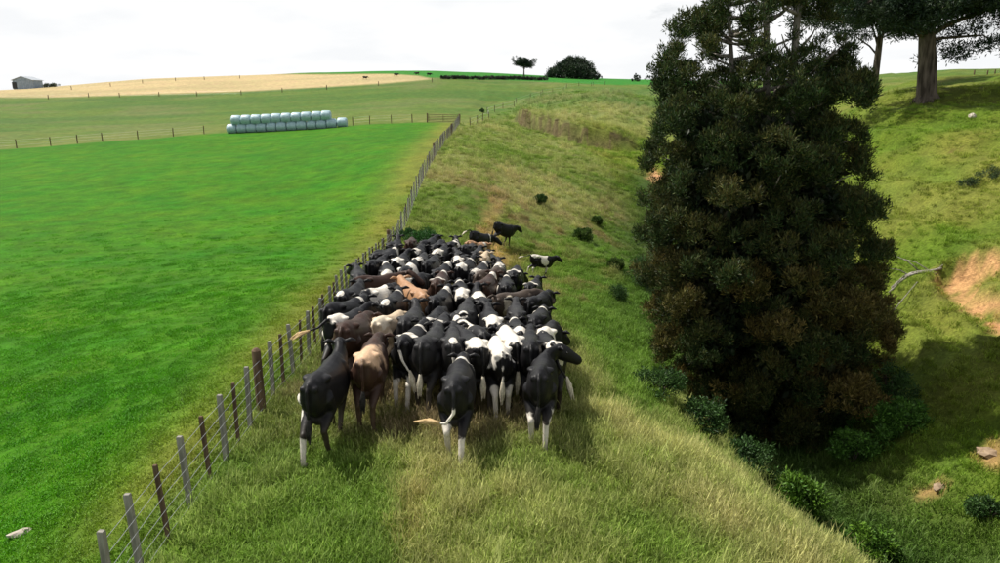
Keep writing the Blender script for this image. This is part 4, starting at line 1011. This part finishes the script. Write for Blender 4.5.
for i, c in enumerate(COWS):
    P_ = POSES[c['pose']]
    seen = set(); desc = []
    if c['label'] is None:
        k = int((c['p'].y - 10) / 2.6); j = allrow[k].index(c)
        desc = [TXT[s] for s in c['spots'][:1]]
        c['label'] = f"{BN[c['base']]} cow{(' with ' + desc[0]) if desc else ''}, {nm_[min(j, 11)]} from fence in {ordn[min(k, 11)]} herd row"
    o = link('cow', P_['me'].copy() if False else P_['me'], None, None, (c['p'].x, c['p'].y, hz(c['p'].x, c['p'].y) - .02))
    if not P_['me'].materials: P_['me'].materials.append(None)
    o.material_slots[0].link = 'OBJECT'; o.material_slots[0].material = coat(c['base'], [SPOT[s] for s in c['spots']], c['sc'], .16 if c['base'] != 'brown' else .55, i + 1)
    f = Vector((math.sin(c['a']), math.cos(c['a'])))
    zf = hz(*(c['p'] + f * .5)); zb = hz(*(c['p'] - f * .7)); tilt = math.atan2(zf - zb, 1.2)
    o.rotation_euler = (tilt, 0, -c['a']); o.scale = (c['s'], c['s'] * .87, c['s'])
    o.location.z = (zf + zb) / 2 - .03
    tag(o, c['label'], 'cow', 'cows walking in the herd')
    key = (c['pose'], c['sw'])
    if key not in SWD: SWD[key] = P_['sw'].copy(); SWD[key].materials.append(SWM[c['sw']])
    link('tail_switch', SWD[key], None, o)
    if c['p'].y < 20 or c['p'].y > 27:
        for h_ in P_['hoofs']: link('hoof', HOOF, None, o, (h_[0], h_[1] + .015, h_[2] - .002))
    if c['p'].y < 16:
        for e_ in P_['eyes']: link('eye', EYE, None, o, e_)
# cattle far off on the ridge field and hay field
for (px, py, d, hd, lab) in ((396, 71.5, 222, 80, 'tiny dark cow on the skyline field above the hay, leftmost of three'), (417, 72.5, 226, -85, 'tiny dark cow on the skyline field above the hay, middle of three'), (429, 73, 221, 75, 'tiny dark cow on the skyline field above the hay, rightmost of three'), (365, 76.5, 214, 88, 'tiny dark cow standing on the hay field near its upper edge')):
    x, y, _ = pix(px, py, d); o = link('far_cow', POSES['I']['me'], None, None, (x, y, hz(x, y))); o.rotation_euler = (0, 0, -R(hd)); o.scale = (.72,) * 3
    o.material_slots[0].link = 'OBJECT'; o.material_slots[0].material = coat('black', [], seed=90)
    tag(o, lab, 'cow', 'cattle far off on the ridge')
print('cows', len(COWS), 'fill', nfill)

# ------------------------------------------------------------------ grass
def tuft(name, n, h, rad, lean, wid, dryfrac, stalks=0, seed=0, hvar=.5):
    g = np.random.default_rng(seed); V = []; F = []; C = []
    for i in range(n + stalks):
        st = i >= n
        a = g.random() * 6.283; q = rad * g.random() ** .6; bx, by = q * math.cos(a), q * math.sin(a)
        hh = h * (1 - hvar * g.random()) * (1.3 if st else 1); ld = g.random() * 6.283; ln = lean * hh * (.3 + g.random()) * (.5 if st else 1)
        w = wid * (.6 + .7 * g.random()) * (.45 if st else 1); wx, wy = -math.sin(ld) * w, math.cos(ld) * w
        if g.random() < .5: wx, wy = wy, -wx
        lx, ly = math.cos(ld) * ln, math.sin(ld) * ln
        b0 = len(V)
        dry = st or g.random() < dryfrac
        br = .75 + .55 * g.random()
        c = np.array((1.42, 1.30, 1.75)) * br if dry else np.array((.95, 1.05, .8)) * br
        if st:
            V += [(bx - wx, by - wy, 0), (bx + wx, by + wy, 0), (bx + lx * .5 + wx, by + ly * .5 + wy, hh * .72), (bx + lx * .5 - wx, by + ly * .5 - wy, hh * .72),
                  (bx + lx * .75 + wx * 2.4, by + ly * .75 + wy * 2.4, hh * .86), (bx + lx * .75 - wx * 2.4, by + ly * .75 - wy * 2.4, hh * .86), (bx + lx, by + ly, hh)]
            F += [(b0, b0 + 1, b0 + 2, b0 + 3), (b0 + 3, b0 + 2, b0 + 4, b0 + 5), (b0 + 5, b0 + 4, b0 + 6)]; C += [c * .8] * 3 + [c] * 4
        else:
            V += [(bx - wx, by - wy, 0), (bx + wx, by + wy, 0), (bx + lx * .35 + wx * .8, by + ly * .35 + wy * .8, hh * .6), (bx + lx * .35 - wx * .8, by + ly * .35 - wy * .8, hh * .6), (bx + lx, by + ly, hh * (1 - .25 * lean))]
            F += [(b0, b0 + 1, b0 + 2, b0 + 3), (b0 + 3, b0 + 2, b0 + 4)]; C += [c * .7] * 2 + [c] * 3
    me = bpy.data.meshes.new(name); me.from_pydata(V, [], F)
    ca = me.color_attributes.new('shade', 'FLOAT_COLOR', 'POINT'); ca.data.foreach_set('color', np.c_[np.array(C), np.ones(len(C))].astype(np.float32).ravel())
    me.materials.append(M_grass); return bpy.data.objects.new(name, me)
def scatter(name, label, tufts, X, Y, pick, scale, tint):
    """points carrying scale / turn / tint / kind; a geometry-nodes modifier sets a tuft on each"""
    Z = H(X, Y) - .015; n = len(X)
    me = bpy.data.meshes.new(name); me.vertices.add(n); me.vertices.foreach_set('co', np.c_[X, Y, Z].astype(np.float32).ravel())
    for nm, ty, dat in (('size', 'FLOAT', scale), ('turn', 'FLOAT', RNG.random(n) * 6.283), ('kind_index', 'INT', pick)):
        at = me.attributes.new(nm, ty, 'POINT'); at.data.foreach_set('value', np.asarray(dat, np.float32 if ty == 'FLOAT' else np.int32))
    at = me.attributes.new('tint', 'FLOAT_COLOR', 'POINT'); at.data.foreach_set('color', np.c_[tint, np.ones(n)].astype(np.float32).ravel())
    o = link(name, me); tag(o, label, 'grass', kind='stuff')
    cl = bpy.data.collections.new(name + '_tufts')
    for i, t_ in enumerate(tufts): t_.name = f'{chr(97 + i)}_tuft'; cl.objects.link(t_)
    ng = bpy.data.node_groups.new(name, 'GeometryNodeTree')
    ng.interface.new_socket('Geometry', in_out='INPUT', socket_type='NodeSocketGeometry'); ng.interface.new_socket('Geometry', in_out='OUTPUT', socket_type='NodeSocketGeometry')
    gi, go = ng.nodes.new('NodeGroupInput'), ng.nodes.new('NodeGroupOutput')
    ci = ng.nodes.new('GeometryNodeCollectionInfo'); ci.inputs[0].default_value = cl; ci.inputs['Separate Children'].default_value = True; ci.inputs['Reset Children'].default_value = True
    ip = ng.nodes.new('GeometryNodeInstanceOnPoints'); ip.inputs['Pick Instance'].default_value = True
    m2p = ng.nodes.new('GeometryNodeMeshToPoints')
    def na(nm, ty):
        a = ng.nodes.new('GeometryNodeInputNamedAttribute'); a.data_type = ty; a.inputs[0].default_value = nm; return a.outputs[0]
    cx = ng.nodes.new('ShaderNodeCombineXYZ'); ng.links.new(na('turn', 'FLOAT'), cx.inputs[2])
    ng.links.new(gi.outputs[0], m2p.inputs[0]); ng.links.new(m2p.outputs[0], ip.inputs['Points']); ng.links.new(ci.outputs[0], ip.inputs['Instance'])
    ng.links.new(na('kind_index', 'INT'), ip.inputs['Instance Index']); ng.links.new(cx.outputs[0], ip.inputs['Rotation']); ng.links.new(na('size', 'FLOAT'), ip.inputs['Scale'])
    ng.links.new(ip.outputs[0], go.inputs[0])
    md = o.modifiers.new('scatter', 'NODES'); md.node_group = ng
    return o
def sample(x0, x1, y0, y1, dens):
    n = int((x1 - x0) * (y1 - y0) * dens); return RNG.uniform(x0, x1, n), RNG.uniform(y0, y1, n)
def inview(x, y, m=70):
    px, py, d = proj(x, y, H0(x, y)); return (px > -m) & (px < 1000 + m) & (py < 563 + m) & (d > 3)
# rank pasture on the bank
parts = []
for x0, x1, y0, y1, dens in ((-4.5, 6.5, 5.2, 9, 100), (-4.6, 6, 9, 14, 80), (-5, 6, 14, 22, 42), (-5.3, 8, 22, 42, 20), (-5.4, 14, 42, 75, 5), (-5.4, 22, 75, 110, 2.2), (-5, 32, 110, 165, .9)):
    parts.append(sample(x0, x1, y0, y1, dens))
X = np.concatenate([p[0] for p in parts]); Y = np.concatenate([p[1] for p in parts])
k = inview(X, Y) & (X > FX(np.minimum(Y, 96)) + .05) & (X > np.interp(Y, [90, 113, 148, 170], [-6, -2.4, 4.1, 9]) + RNG.exponential(1, len(X)) * np.where(Y > 88, 2.2, 0)); X, Y = X[k], Y[k]
Z = H(X, Y); C_, pd_, hy_, tp_, so_, dr_, gf_ = ground_colour(X, Y, Z)
k = (RNG.random(len(X)) > so_ * 1.3); X, Y, C_, dr_ = X[k], Y[k], C_[k], dr_[k]
cl_ = fbm(X / .5, Y / .5, 71)
pick = np.where(RNG.random(len(X)) < np.clip(dr_ * .95 + (cl_ - .5) * .6, 0, 1), RNG.integers(3, 5, len(X)), RNG.integers(0, 3, len(X)))
sc_ = (.65 + .9 * cl_) * (.75 + .5 * RNG.random(len(X))) * np.interp(np.hypot(X, Y), [8, 20, 60, 150], [.95, 1.0, 1.35, 2.5])
hl = fbm(X / 1.1, Y / 1.1, 77)
ti = 2.1 * C_ * (.72 + .6 * hl[:, None]) * (1 + .18 * RNG.normal(0, 1, (len(X), 1))).clip(.5, 1.6)
bankt = [tuft('g0', 46, .18, .17, .75, .005, .08, 0, 1), tuft('g1', 40, .22, .15, .65, .0055, .15, 5, 2), tuft('g2', 50, .14, .2, .9, .006, .05, 0, 3), tuft('g3', 30, .22, .15, .6, .0048, .5, 19, 4), tuft('g4', 26, .27, .16, .7, .0048, .55, 22, 5)]
print('bank tufts', len(X))
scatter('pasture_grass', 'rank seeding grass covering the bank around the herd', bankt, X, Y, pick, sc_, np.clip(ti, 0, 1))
# short paddock sward
parts = [sample(*a) for a in ((-10, -4.2, 5.2, 10, 60), (-15, -4.2, 10, 16, 42), (-26, -4.4, 16, 26, 22), (-44, -4.5, 26, 50, 9))]
X = np.concatenate([p[0] for p in parts]); Y = np.concatenate([p[1] for p in parts])
k = inview(X, Y) & (X < FX(np.minimum(Y, 96)) - .0) & (RNG.random(len(X)) > sstep(18, 50, np.hypot(X, Y))); X, Y = X[k], Y[k]
Z = H(X, Y); C_, pd_, hy_, tp_, so_, dr_, gf_ = ground_colour(X, Y, Z)
cl_ = fbm(X / .9, Y / .9, 73); edge_ = FX(np.minimum(Y, 96)) - X
pick = np.where(edge_ < .9 + .8 * (cl_ - .5), RNG.integers(2, 4, len(X)), RNG.integers(0, 2, len(X)))
ti = 1.75 * C_ * (.75 + .5 * fbm(X / .5, Y / .5, 79)[:, None]) * (1 + .15 * RNG.normal(0, 1, (len(X), 1))).clip(.5, 1.5)
padt = [tuft('p0', 46, .06, .17, .9, .005, .01, 0, 11), tuft('p1', 40, .08, .16, .9, .006, .02, 0, 12), tuft('p2', 44, .20, .15, .8, .006, .3, 2, 13), tuft('p3', 40, .16, .16, .8, .006, .2, 0, 14)]
print('paddock tufts', len(X))
scatter('paddock_grass', 'short bright green paddock grass left of the fence', padt, X, Y, pick, (.6 + .9 * cl_) * np.interp(np.hypot(X, Y), [8, 20, 45], [1, 1.1, 1.3]), np.clip(ti, 0, 1))
# grazed slope beyond the gully
parts = [sample(*a) for a in ((7, 20, 8, 20, 26), (8, 26, 20, 34, 13), (12, 40, 34, 52, 4))]
X = np.concatenate([p[0] for p in parts]); Y = np.concatenate([p[1] for p in parts])
k = inview(X, Y); X, Y = X[k], Y[k]
Z = H(X, Y); C_, pd_, hy_, tp_, so_, dr_, gf_ = ground_colour(X, Y, Z)
k = (RNG.random(len(X)) > so_ * 1.5); X, Y, C_, gf_ = X[k], Y[k], C_[k], gf_[k]
cl_ = fbm(X / .8, Y / .8, 75)
pick = np.where(RNG.random(len(X)) < .12, 3, RNG.integers(0, 3, len(X)))
ti = 2.1 * C_ * (.75 + .5 * fbm(X / .7, Y / .7, 81)[:, None]) * (1 + .15 * RNG.normal(0, 1, (len(X), 1))).clip(.5, 1.5)
slt = [tuft('s0', 40, .12, .18, .9, .006, .05, 0, 21), tuft('s1', 40, .15, .17, .9, .007, .1, 0, 22), tuft('s2', 36, .10, .18, .9, .006, .08, 0, 23), tuft('s3', 34, .22, .15, .7, .007, .35, 3, 24)]
print('slope tufts', len(X))
scatter('hillside_grass', 'close grazed grass on the slope beyond the gully', slt, X, Y, pick, (.6 + .9 * cl_) * (1 + .9 * gf_) * np.interp(np.hypot(X, Y), [12, 30, 60], [1, 1.15, 1.4]), np.clip(ti, 0, 1))
